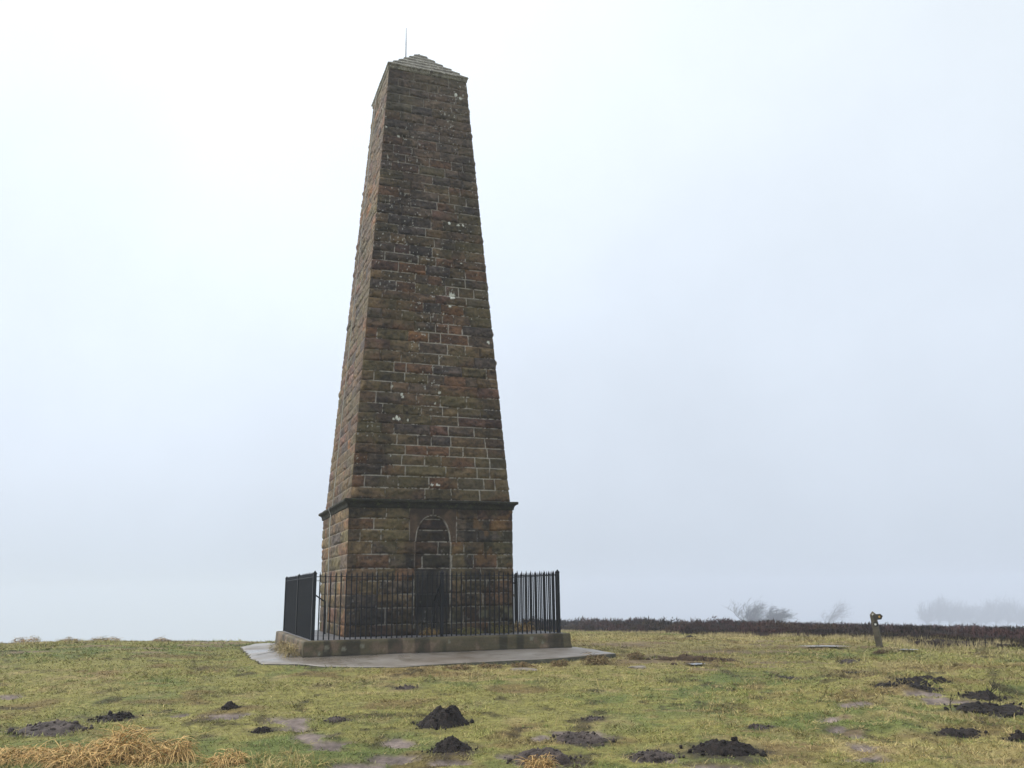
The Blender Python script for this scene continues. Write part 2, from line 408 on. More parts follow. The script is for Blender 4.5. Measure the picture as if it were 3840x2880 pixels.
def grass_col(x, y):
    r = np.hypot(x, y); az = np.arctan2(x, np.maximum(y, 1e-6))
    g = fbm(x*0.55, y*0.55, 31, 4); g2 = fbm(x*2.3, y*2.3, 41, 3); g3 = fbm(x*0.16+3, y*0.16, 47, 2)
    green = np.array([0.112, 0.148, 0.042]); olive = np.array([0.235, 0.220, 0.070]); straw = np.array([0.33, 0.262, 0.118]); brown = np.array([0.17, 0.11, 0.05])
    wg = sst(0.45, 0.62, 0.55*g+0.45*g2 + 0.06*sst(14, 9, r) - 0.02)*0.85
    ws = sst(0.50, 0.68, 0.5*g3+0.5*g2 + 0.10*sst(0.22, 0.42, az)*sst(11, 18, r) + 0.05*sst(24, 28, r))
    zone = sst(-0.02, 0.06, az)*sst(0.36, 0.22, az)*sst(15, 18, r)
    ws = np.maximum(ws, 0.75*zone*sst(0.42, 0.60, fbm(x*0.3, y*0.45, 49, 3)))
    wb = sst(0.60, 0.74, fbm(x*1.1+40, y*1.1, 61, 4) + 0.03*sst(20, 26, r) + 0.06*zone)
    c = olive[None]*(1-wg[:, None]) + green[None]*wg[:, None]
    c = c*(1-0.8*ws[:, None]) + straw[None]*0.8*ws[:, None]
    c = c*(1-0.65*wb[:, None]) + brown[None]*0.65*wb[:, None]
    c = c*np.array([1.10, 1.14, 1.12])
    fl = sst(0.60, 0.72, fbm(x*2.8+11, y*2.8*0.8, 351, 4, 0.62))*sst(0.35, 0.6, fbm(x*0.35, y*0.35+4, 361, 2)+0.1)
    c = c*(1-0.72*fl[:, None]) + np.array([0.045, 0.034, 0.018])[None]*0.72*fl[:, None]
    c = c*(0.78+0.44*fbm(x*6, y*6, 371, 3))[:, None]
    return c

# ------------------------------------------------------------------ ground: one sheet out past the fog
azs = np.concatenate([np.radians(np.linspace(-180, -44, 60, endpoint=False)), np.radians(np.linspace(-44, 44, 560, endpoint=False)), np.radians(np.linspace(44, 180, 60, endpoint=False))])
rs = np.concatenate([[0.0], np.geomspace(0.6, 6, 26, endpoint=False), np.geomspace(6, 46, 420, endpoint=False), np.geomspace(46, 1400, 80)])
Rg, Ag = np.meshgrid(rs, azs, indexing='ij')
gx = (Rg*np.sin(Ag)).ravel(); gy = (Rg*np.cos(Ag)).ravel()
gz = hground(gx, gy)
mm_ = mask(gx, gy, MUD, 71); me_ = mask(gx, gy, EARTH, 81, 0.6)
gz = gz - 0.02*mm_ + mm_*(fbm(gx*7, gy*7, 91, 4, 0.6)-0.5)*0.075
gc = grass_col(gx, gy)*np.array([0.66, 0.62, 0.60])
mudc = np.array([0.150, 0.120, 0.106])[None]*(0.30+1.4*fbm(gx*4, gy*4, 95, 5, 0.6)[:, None])
earc = np.array([0.15, 0.105, 0.065])[None]*(0.6+0.8*fbm(gx*2, gy*2, 96, 4)[:, None])
gc = gc*(1-me_[:, None]*0.8)+earc*me_[:, None]*0.8
gc = gc*(1-mm_[:, None])+mudc*mm_[:, None]
ml_ = mask(gx, gy, MOLE, 75, 0.5)[:, None]*0.85
gc = gc*(1-ml_)+np.array([0.030, 0.022, 0.019])[None]*(0.5+fbm(gx*11, gy*11, 97, 3)[:, None])*ml_
hm_ = heather_mask(gx, gy)[:, None]; far_ = (np.hypot(gx, gy) > 70)[:, None]
gc = np.where(hm_ > 0.5, np.array([0.03, 0.02, 0.016])[None], gc)
na = len(azs); nr = len(rs)
i, j = np.meshgrid(np.arange(nr-1), np.arange(na), indexing='ij'); j2 = (j+1) % na
quads = np.stack([i*na+j, (i+1)*na+j, (i+1)*na+j2, i*na+j2], -1).reshape(-1, 4)[:, ::-1]
ground = mesh_obj('ground', np.stack([gx, gy, gz], 1), quads, M_GROUND, col=gc, smooth=True)
tag(ground, kind='structure')

# ------------------------------------------------------------------ grass blades, one uncountable sward
def ribbons(P0, D, L, Wd, colr, bend=None, seg=1):
    """flat blades: roots P0, directions D, lengths L, widths Wd; single triangle each (seg=1) or bent strips"""
    n = len(P0)
    side = np.cross(D, np.array([0.0, 0, 1.0])[None]); ln = np.linalg.norm(side, axis=1, keepdims=True)
    rnd = rng.normal(size=(n, 3))*0.6; side = side/np.maximum(ln, 1e-4)+rnd; side -= (side*D).sum(1, keepdims=True)*D
    side /= np.linalg.norm(side, axis=1, keepdims=True)
    if seg == 1:
        V = np.stack([P0-side*Wd[:, None]/2, P0+side*Wd[:, None]/2, P0+D*L[:, None]], 1).reshape(-1, 3)
        F = np.arange(3*n).reshape(-1, 3)
        return V, F, np.repeat(colr, 3, 0)
    pts = []; p = P0.copy(); d = D.copy()
    for k in range(seg+1):
        w = Wd*(1-0.75*k/seg)
        pts += [p-side*w[:, None]/2, p+side*w[:, None]/2]
        d = d + bend/seg; d /= np.linalg.norm(d, axis=1, keepdims=True); p = p+d*(L/seg)[:, None]
    V = np.stack(pts, 1); m = 2*(seg+1); base = np.arange(n)*m
    F = np.concatenate([np.stack([base+2*k, base+2*k+1, base+2*k+3, base+2*k+2], 1) for k in range(seg)])
    return V.reshape(-1, 3), F, np.repeat(colr, m, 0)
N = 560000
az = np.radians(rng.uniform(-40, 40, N)); r = 5.5*(46/5.5)**(rng.random(N)**0.93)
x = r*np.sin(az); y = r*np.cos(az)
md = np.maximum(np.maximum(mask(x, y, MUD, 71), 0.92*mask(x, y, EARTH, 81, 0.6)), 0.8*mask(x, y, MOLE, 75, 0.5))
keep = (rng.random(N) > md*1.03) & (heather_mask(x, y) < 0.5)
keep &= ~((np.degrees(az) < 0) & (r > 36))
d_ = poly_dist(x, y, AP[:, :2]); keep &= d_ > 0.03-0.10*fbm(x*2.2, y*2.2, 115, 3)
keep &= rng.random(N) < 0.25+1.1*fbm(x*3.7, y*3.7, 111, 3)
x = x[keep]; y = y[keep]; r = r[keep]; az = az[keep]; n = len(x)
z = hground(x, y)
cl = grass_col(x, y)
tall = sst(0.45, 0.75, fbm(x*1.6, y*1.6, 121, 3)) + 0.8*sst(0.24, 0.40, az)*sst(10, 16, r) + 0.2*sst(2.5, 0, heather_inner(az)-r)*(az > 0.02)
f = (r/9)**0.62
L = (0.028+0.028*rng.random(n))*(0.7+0.8*tall)*f
Wd = (0.0045+0.004*rng.random(n))*f**1.35*1.15
th = rng.uniform(0, 2*math.pi, n); lean = np.radians(rng.uniform(45, 86, n))
D = np.stack([np.sin(lean)*np.cos(th)+0.35, np.sin(lean)*np.sin(th)-0.1, np.cos(lean)], 1); D /= np.linalg.norm(D, axis=1, keepdims=True)
cl = cl*(0.74+0.52*rng.random(n))[:, None]
dead = rng.random(n) < 0.10; cl[dead] = np.array([0.36, 0.29, 0.13])*(0.6+0.6*rng.random(dead.sum()))[:, None]
V, F, cc = ribbons(np.stack([x, y, z-0.004], 1), D, L, Wd, cl)
# pale rank grass along the heather edge and over the crests
n2 = 26000
az2 = np.radians(rng.uniform(1.0, 39, n2)); r2 = heather_inner(az2)-np.abs(rng.normal(0, 1.2, n2))+0.5
x2 = r2*np.sin(az2); y2 = r2*np.cos(az2)
k2 = fbm(x2*1.3, y2*1.3, 131, 3) > 0.47
x2 = x2[k2]; y2 = y2[k2]; n2 = len(x2)
th2 = rng.uniform(0, 2*math.pi, n2); le2 = np.radians(rng.uniform(10, 60, n2))
D2 = np.stack([np.sin(le2)*np.cos(th2)+0.3, np.sin(le2)*np.sin(th2), np.cos(le2)], 1); D2 /= np.linalg.norm(D2, axis=1, keepdims=True)
c2 = np.array([0.36, 0.30, 0.15])[None]*(0.55+0.8*rng.random(n2))[:, None]
V2, F2, cc2 = ribbons(np.stack([x2, y2, hground(x2, y2)-0.01], 1), D2, 0.07+0.12*rng.random(n2), 0.012+0.012*rng.random(n2), c2)
def tufts(nt, per, a0, a1, r0, r1, hgt, wdt, cols, thr):
    az3 = np.radians(rng.uniform(a0, a1, nt)); r3 = r0*(r1/r0)**rng.random(nt)
    x3 = r3*np.sin(az3); y3 = r3*np.cos(az3)
    k3 = (fbm(x3*0.7, y3*0.7, 135, 3) > thr) & (np.maximum(mask(x3, y3, MUD, 71), mask(x3, y3, MOLE, 75)) < 0.3) & (poly_dist(x3, y3, AP[:, :2]) > 0.1) & (heather_mask(x3, y3) < 0.5)
    x3, y3, r3 = x3[k3], y3[k3], r3[k3]; m_ = len(x3)
    sz_ = rng.uniform(0.6, 1.4, m_).repeat(per); cx3 = x3.repeat(per); cy3 = y3.repeat(per); rr3 = r3.repeat(per); n_ = len(cx3)
    t_ = rng.uniform(0, 2*math.pi, n_); q_ = np.sqrt(rng.random(n_))*0.07*sz_*(rr3/9)**0.4
    px3 = cx3+q_*np.cos(t_); py3 = cy3+q_*np.sin(t_)
    le_ = np.radians(rng.uniform(10, 65, n_)); t2 = t_+rng.normal(0, 0.7, n_)
    D_ = np.stack([np.sin(le_)*np.cos(t2)+0.22, np.sin(le_)*np.sin(t2), np.cos(le_)], 1); D_ /= np.linalg.norm(D_, axis=1, keepdims=True)
    base = np.array(cols)[rng.integers(0, len(cols), m_)].repeat(per, 0)*(0.6+0.8*rng.random(n_))[:, None]
    b_ = np.stack([np.cos(t2)*0.7+0.35, np.sin(t2)*0.7, np.full(n_, -0.9)], 1)*rng.uniform(0.4, 1.4, n_)[:, None]
    return ribbons(np.stack([px3, py3, hground(px3, py3)-0.005], 1), D_, hgt*sz_*(0.5+0.7*rng.random(n_))*(rr3/9)**0.3, wdt*rng.uniform(0.6, 1.3, n_)*(rr3/9)**0.8, base, b_, 3)
GR = [(0.10, 0.14, 0.03), (0.16, 0.19, 0.045), (0.24, 0.22, 0.06), (0.36, 0.29, 0.12)]
DR = [(0.46, 0.36, 0.16), (0.38, 0.29, 0.12), (0.30, 0.24, 0.08)]
parts_ = [(V, F, cc), (V2, F2, cc2), tufts(1300, 34, -40, 40, 6.5, 20, 0.065, 0.0042, GR, 0.46), tufts(1500, 26, 11, 40, 9, 24, 0.075, 0.0045, DR+GR, 0.42),
          tufts(300, 30, 4, 40, 16, 27, 0.06, 0.0045, DR+GR, 0.47), tufts(420, 26, -34, -12, 7.9, 10.2, 0.11, 0.006, DR, 0.40), tufts(2600, 3, -40, 40, 6.5, 18, 0.12, 0.0045, DR, 0.40)]
Va, Fa, Ca = [], [[], []], []; n0_ = 0
for v_, f_, c_ in parts_:
    Va.append(v_); Ca.append(c_); Fa[0 if f_.shape[1] == 3 else 1].append(f_+n0_); n0_ += len(v_)
o = mesh_obj('grass', np.concatenate(Va), [np.concatenate(Fa[0]), np.concatenate(Fa[1])], M_GRASS, col=np.concatenate(Ca))
tag(o, 'short yellow green winter turf covering the hilltop', 'grass', kind='stuff')

# ------------------------------------------------------------------ concrete apron round the plinth
pv = [tuple(p) for p in AP]; nA = len(pv)
inner = [to_world(*c) + (0.0,) for c in ((-PH+.1, PH-.1), (-PH+.1, -PH+.1), (PH-.1, -PH+.1), (PH-.1, PH-.1))]
# top as a fine draped grid cut to the outline, with real thickness
gxs = np.linspace(-5, 5, 101)
ring = []
for k in range(nA):
    a = AP[k]; b = AP[(k+1) % nA]; m = max(1, int(np.hypot(*(b-a)[:2])/0.12))
    for q in range(m):
        p = a+(b-a)*q/m
        jig = (vnoise(p[0]*5, p[1]*5, 151)-0.5)*0.07
        ring.append(p[:2]+np.array([jig, jig]))
ring = np.array(ring); cen = np.array([TX, TY]); nR = len(ring)
fr = np.array([1.0, 0.985, 0.95, 0.9, 0.84, 0.78, 0.72, 0.66, 0.6, 0.54, 0.48])
Vp = []; 
for q in fr:
    P = cen+(ring-cen)*q; Vp.append(np.stack([P[:, 0], P[:, 1], apron_z(P[:, 0], P[:, 1])-(0.012 if q == 1.0 else 0)], 1))
low = Vp[0].copy(); low[:, 2] -= 0.30
Vp = np.concatenate([low]+Vp)
nl = len(fr)+1
i, j = np.meshgrid(np.arange(nl-1), np.arange(nR), indexing='ij'); j2 = (j+1) % nR
Fp = np.stack([i*nR+j, i*nR+j2, (i+1)*nR+j2, (i+1)*nR+j], -1).reshape(-1, 4)
ap = mesh_obj('pavement', Vp, Fp, M_APRON, smooth=False)
ap.data.materials.append(M_APRON_EDGE)
mi = np.zeros(len(Fp), np.int32); mi[:nR] = 1; ap.data.polygons.foreach_set('material_index', mi)
tag(ap, kind='structure')
def joint(pts, wd, name='expansion_joint'):
    P = [np.array(on_plane(px, py, -0.07)) for px, py in pts]; V = []; F = []
    for a_, b_ in zip(P[:-1], P[1:]):
        m = max(2, int(np.hypot(*(b_-a_))/0.08))
        for q in range(m+1):
            p_ = a_+(b_-a_)*q/m; t_ = (b_-a_)/np.hypot(*(b_-a_)); n_ = np.array([-t_[1], t_[0]])
            w_ = wd*(0.5+float(vnoise(p_[0]*9, p_[1]*9, 153)))
            p_ = p_+n_*(float(vnoise(p_[0]*6, p_[1]*6, 154))-0.5)*0.03
            for sg in (-1, 1):
                c_ = p_+n_*w_*sg*0.5; V.append((c_[0], c_[1], float(apron_z(c_[0], c_[1]))+0.006))
            if q: n0 = len(V)-4; F.append((n0, n0+1, n0+3, n0+2))
    o_ = mesh_obj(name, np.array(V), F, M_APRON_EDGE, ap)
joint([(555, 1421), (616, 1411)], 0.035)
joint([(689, 1427), (697, 1417)], 0.03, 'crack')

# ------------------------------------------------------------------ plinth
plinth = empty('stone_plinth', (TX, TY, 0), YAW)
tag(plinth, 'low square mossy stone plinth carrying the obelisk and railings', 'plinth')
def subdiv_slab(hw, z0, z1, rad, n=60):
    """square slab as one skin with rounded, slightly worn edges"""
    prof = [(0.03-0.03*q, z0+(z1-rad-z0)*q) for q in np.linspace(0, 1, 16)]+[(-rad*0.3, z1-rad*0.3), (-rad, z1), (-0.12, z1+0.004), (-0.5, z1+0.006), (-0.98, z1+0.008)]
    V = []
    for off, z in prof:
        h = hw+off; t = np.linspace(-1, 1, n, endpoint=False)
        sq = np.concatenate([np.stack([t*h, np.full(n, -h)], 1), np.stack([np.full(n, h), t*h], 1), np.stack([-t*h, np.full(n, h)], 1), np.stack([np.full(n, -h), -t*h], 1)])
        w = (fbm(sq[:, 0]*2+z*3, sq[:, 1]*2+z*5, 161, 4)-0.5)*0.03
        sq = sq*(1+w[:, None]/h)
        V.append(np.concatenate([sq, np.full((len(sq), 1), z)+(w[:, None]*0.25)], 1))
    m = 4*n; V = np.concatenate(V); nl = len(prof)
    i, j = np.meshgrid(np.arange(nl-1), np.arange(m), indexing='ij'); j2 = (j+1) % m
    return V, np.stack([i*m+j, i*m+j2, (i+1)*m+j2, (i+1)*m+j], -1).reshape(-1, 4), nl, m
V, F, nl, m = subdiv_slab(PH, -0.3, PT, 0.03, 240)
u_ = np.where(np.abs(V[:, 1]) > np.abs(V[:, 0]), V[:, 0], V[:, 1]+20)
pc = np.array([0.158, 0.112, 0.073])[None]*(0.55+0.9*fbm(u_*1.7, V[:, 2]*5, 301, 5)[:, None])
kk = sst(0.44, 0.6, 0.6*fbm(u_*2.6, V[:, 2]*1.3, 311, 4)+0.4*fbm(u_*9, V[:, 2]*7, 321, 3)+0.16*sst(0.16, 0.0, V[:, 2])*sst(-1.0, -2.2, V[:, 0])+0.10*sst(0.2, 0.29, V[:, 2]))[:, None]
pc = pc*(1-kk*0.75)+np.array([0.056, 0.052, 0.023])*kk*0.75
pc = pc*(1-0.6*sst(0.045, 0.0, V[:, 2]+0.02*fbm(u_*6, V[:, 2]*3, 325, 3)))[:, None]  # foot darkened: grime, with contact shade painted into the colour
stn = sst(0.6, 0.72, vnoise(u_*5.5, V[:, 2]*0.8, 331))[:, None]; pc = pc*(1-0.55*stn)
for lx_, lz_, lr_ in ((-2.36, 0.16, 0.055), (-2.03, 0.12, 0.045), (-1.66, 0.17, 0.05), (-2.5, 0.05, 0.03), (0.1, 0.2, 0.03), (1.9, 0.2, 0.05), (2.15, 0.12, 0.03)):
    e_ = np.hypot(V[:, 0]-lx_, V[:, 2]-lz_)/lr_+(fbm(V[:, 0]*20, V[:, 2]*20, 341, 2)-0.5)*0.5
    k_ = (sst(1.1, 0.8, e_)*(V[:, 1] < -2))[:, None]*0.75; pc = pc*(1-k_)+np.array([0.19, 0.185, 0.135])*k_
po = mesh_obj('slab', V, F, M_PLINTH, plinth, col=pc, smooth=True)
po.data.materials.append(M_PAVE)
mi = np.zeros(len(F), np.int32); mi[m*18:] = 1; po.data.polygons.foreach_set('material_index', mi)

# ------------------------------------------------------------------ the obelisk
mon = empty('stone_obelisk', (TX, TY, PT), YAW)
tag(mon, 'tall dark sandstone obelisk with pyramid cap standing inside black railings', 'monument')
PAL = [((0.066, 0.049, 0.033), 5), ((0.066, 0.054, 0.032), 4), ((0.052, 0.043, 0.034), 4), ((0.075, 0.047, 0.029), 3), ((0.098, 0.056, 0.027), 1.0), ((0.043, 0.038, 0.036), 2),
       ((0.080, 0.062, 0.037), 2.5), ((0.058, 0.052, 0.029), 2.5), ((0.066, 0.042, 0.034), 1.5)]
PC = np.array([p[0] for p in PAL]); PW = np.array([p[1] for p in PAL], float); PW /= PW.sum()
FRS = np.array([0, .035, .08, .14, .22, .31, .41, .51, .61, .71, .80, .875, .93, .97])
def masonry(side, zc, hwf, ncol, seed, layouts=None, special=None, lichen=(), warm=1.0):
    """one rock-faced wall: side 0 front, 1 left, 2 back, 3 right. zc course heights; hwf half width at z"""
    R = np.random.default_rng(seed)
    rows_z = []; rows_c = []; rows_f = []
    for c in range(len(zc)-1):
        for q in FRS:
            rows_z.append(zc[c]+(zc[c+1]-zc[c])*q); rows_c.append(c); rows_f.append(q)
    rows_z.append(zc[-1]); rows_c.append(len(zc)-2); rows_f.append(1.0)
    rows_z = np.array(rows_z); rows_c = np.array(rows_c); rows_f = np.array(rows_f)
    nrow = len(rows_z); T = np.linspace(-1, 1, ncol)
    Vh = np.zeros((nrow, ncol)); Sg = np.zeros((nrow, ncol)); col = np.zeros((nrow, ncol, 3)); mor = np.zeros((nrow, ncol))
    Rc = np.random.default_rng(99)
    crn = Rc.uniform(0.0, 0.010, len(zc))
    for c in range(len(zc)-1):
        sel = np.nonzero(rows_c == c)[0]; z = rows_z[sel][:, None]; fz = rows_f[sel][:, None]
        hc = zc[c+1]-zc[c]; hm = hwf(0.5*(zc[c]+zc[c+1]))
        if layouts and c in layouts:
            jp = np.array([-hm]+list(layouts[c])+[hm])
        else:
            q = [-hm]; p = -hm + (R.uniform(0.5, 0.75) if (c+side) % 2 == 0 else R.uniform(0.25, 0.4))
            while p < hm-0.24: q.append(p); p += R.choice([R.uniform(0.26, 0.45), R.uniform(0.45, 0.75), R.uniform(0.6, 0.95)], p=[.3, .5, .2])
            q.append(hm); jp = np.array(q)
            if jp[-1]-jp[-2] < 0.2 and len(jp) > 2: jp = np.delete(jp, -2)
        nb = len(jp)-1
        A = R.uniform(0.012, 0.048, nb); bc = PC[R.choice(len(PC), nb, p=PW)]*R.uniform(0.82, 1.18, (nb, 1)); ph = R.uniform(0.15, 0.75, nb); sd = R.uniform(0, 200, nb)
        tl = R.normal(0, 0.006, nb)
        hw = hwf(z); s = T[None]*hw; s_n = T[None]*hm
        b = np.clip(np.searchsorted(jp, s_n[0], side='right')-1, 0, nb-1)[None].repeat(len(sel), 0)
        sn = s_n.repeat(len(sel), 0); zz = z.repeat(ncol, 1); fzz = fz.repeat(ncol, 1)
        wob = (vnoise(zz*14+sd[b], sn*0+3, 7)-0.5)*0.012
        dl = sn-jp[b]+wob; dr = jp[b+1]-sn-wob
        dl = np.where(b == 0, 9, dl); dr = np.where(b == nb-1, 9, dr)
        dx = np.minimum(np.abs(dl), np.abs(dr)); dz = np.minimum(fzz, 1-fzz)*hc
        dz_ = dz + (vnoise(sn*11+sd[b], zz*0+c, 9)-0.5)*0.006
        dcor = np.minimum(sn+hm, hm-sn)
        e = np.minimum(np.minimum(dx, np.maximum(dz_, 0)), dcor)
        pil = sst(0.003, 0.03+0.03*vnoise(sn*9+sd[b], zz*9, 19), e)
        n1 = fbm(sn*5+sd[b], zz*9+sd[b]*1.7, 3, 4, 0.55); n2 = fbm(sn*16+sd[b], zz*24, 5, 3)
        prof = np.exp(-((fzz-ph[b])/0.33)**2)
        rd = 1-np.abs(2*fbm(sn*3.2+sd[b], zz*8+sd[b], 43, 3)-1)
        h = pil*(0.006 + A[b]*(0.15+1.9*(n1-0.35)+0.45*(rd-0.6))*(0.5+0.7*prof) + 0.030*(n2-0.5) + tl[b]) - 0.014*(1-sst(0.0, 0.012, np.minimum(dx, np.maximum(dz_, 0))))
        if side == 1: h = h*0.62 + 0.035*(fbm(sn*3.5+9, zz*3.5, 49, 4, 0.6)-0.45)
        ck = sst(0.055, 0.0, dcor)                       # drafted margin at the arris
        cz = -0.008*(1-sst(0, 0.015, dz))+crn[c]*0.6*sst(0, 0.03, dz)+0.005*(vnoise(zz*9, zz*0+side*0, 77)-0.5)
        h = h*(1-ck)+cz*ck
        pat = fbm(sn*1.5+seed, zz*1.5, 15, 3); fine = vnoise(sn*26, zz*26, 16)
        mk = sst(0.017, 0.004, np.minimum(dx, np.maximum(dz_, 0)+np.where(fzz*hc < hc/2, 0, 0.0)))
        mor[sel] = mk*sst(0.38, 0.56, pat+0.4*(fine-0.5))*sst(0.05, 0.35, sn+hm)*sst(0.02, 0.12, dcor)
        if side == 1: mor[sel] *= 0.35
        st = fbm(sn*0.9+seed*3, zz*0.5, 25, 4)
        k = (0.25+1.45*n1)*(0.8+0.4*st)*(0.8+0.4*n2)*(1-0.55*sst(0.62, 0.80, rd)*sst(0.45, 0.7, n2+0.2*n1))  # relief hollows and crevice lines painted darker, shade put into the stone colour
        cc = bc[b]*k[..., None]
        moss = sst(0.52, 0.7, fbm(sn*1.3+7, zz*1.9, 35, 4))[..., None]*0.45
        cc = cc*(1-moss)+np.array([0.058, 0.056, 0.027])*moss
        col[sel] = cc; Vh[sel] = h; Sg[sel] = s
    zz = rows_z[:, None].repeat(ncol, 1)
    dcz = Vh[:, :1]
    edge = np.abs(T)[None]**8
    Sg = Sg*(1+edge*dcz/hwf(rows_z)[:, None])
    col = col*np.array(warm)*(np.array([1.20, 1.19, 1.20]) if side == 1 else 1.0)  # left wall lightened: cleaner stone, plus its sunlit side painted into the colour
    if special: special(Sg, zz, col, mor, Vh)
    if len(lichen):
        for lx, lz, lr in lichen:
            e = np.hypot(Sg-lx, (zz-lz)) / lr + (fbm(Sg*24, zz*24, 45, 3)-0.5)*2.0
            k = sst(1.1, 0.8, e)[..., None]; col = col*(1-k)+np.array([0.55, 0.56, 0.50])*k
    sp = sst(0.80, 0.85, vnoise(Sg*19+5, zz*19+seed, 55)*0.75+0.25*vnoise(Sg*50, zz*50, 56))[..., None]*sst(0.45, 0.62, fbm(Sg*0.9+11, zz*0.7, 57, 3))[..., None]
    sp = sp*sst(2.0, 4.0, zz)[..., None]+sp*0.25*sst(4.0, 2.0, zz)[..., None]
    col = col*(1-sp*0.7)+np.array([0.44, 0.44, 0.40])*sp*0.7
    mcol = np.array([0.44, 0.41, 0.36])
    col = col*(1-0.78*mor[..., None])+mcol*0.78*mor[..., None]
    hw = hwf(rows_z)[:, None]; Y = hw+Vh
    if side == 0: P = (Sg, -Y)
    elif side == 1: P = (-Y, -Sg)
    elif side == 2: P = (-Sg, Y)
    else: P = (Y, Sg)
    V = np.stack([P[0], P[1], zz], -1).reshape(-1, 3)
    i, j = np.meshgrid(np.arange(nrow-1), np.arange(ncol-1), indexing='ij')
    F = np.stack([i*ncol+j, i*ncol+j+1, (i+1)*ncol+j+1, (i+1)*ncol+j], -1).reshape(-1, 4)
    return V, F, col.reshape(-1, 3)
def walls(name, zc, hwf, seed, layouts=None, special=None, lichen=(), parent=mon, warm=(1, 1, 1)):
    Vs, Fs, Cs = [], [], []; n = 0
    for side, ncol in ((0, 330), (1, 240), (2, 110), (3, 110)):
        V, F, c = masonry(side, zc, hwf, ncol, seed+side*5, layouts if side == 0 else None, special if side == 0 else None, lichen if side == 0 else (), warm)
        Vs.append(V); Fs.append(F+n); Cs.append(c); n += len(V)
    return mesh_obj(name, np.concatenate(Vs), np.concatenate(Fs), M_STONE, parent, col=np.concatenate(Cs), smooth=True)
def front_pt(px, py, zl=None):
    """photo place -> (s, z) on the front wall of the obelisk"""
    d = cam_ray(px, py); lo = to_local(0, 0); l1 = to_local(d[0], d[1])
    a = np.array([lo[0], lo[1], EYE-PT]); b = np.array([l1[0]-lo[0], l1[1]-lo[1], d[2]])
    hw = 1.85
    for _ in range(6):
        t = (-hw-a[1])/b[1]; P = a+t*b
        hw = 1.852 if P[2] < 2.86 else shaft_hw(P[2])
    return float(P[0]), float(P[2])
ZC0, ZS0, ZS1, ZAP = 2.70, 2.862, 13.93, 15.20
def shaft_hw(z): return 1.815 + (1.024-1.815)*(np.asarray(z)-ZS0)/(ZS1-ZS0)
def base_hw(z): return 1.852 + 0*np.asarray(z)
# courses of the base and the joints of its front, read off the photograph
zb = np.array([0, .24, .58, .861, 1.137, 1.396, 1.692, 1.964, 2.212, 2.449, ZC0])
c1 = lambda v: tuple(front_pt((1000+q/1.784)/1.73599, (1800+500/1.784)/1.73599)[0] for q in v)
lay = {0: c1((700, 860, 990, 1230, 1320, 1480)), 1: c1((640, 800, 985, 1230, 1315, 1425, 1560)), 2: c1((740, 985, 1228, 1445)), 3: c1((625, 765, 985, 1230, 1310, 1470)),
       4: c1((740, 862, 985, 1230, 1430)), 5: c1((600, 823, 990, 1043, 1238, 1383, 1540)), 6: c1((700, 868, 985, 1150, 1240, 1318, 1455)), 7: c1((622, 762, 955, 1270, 1412)),
       8: c1((712, 955, 1270, 1492)), 9: c1((796, 955, 1270, 1410))}
def arch_half(z):                # half width of the blocked pointed arch
    z = np.asarray(z, float)
    return np.where(z < 1.965, 0.40, np.where(z < 2.53, 0.385*np.sqrt(np.clip(1-((z-1.965)/0.565)**2.2, 0, 1)), 0.0))
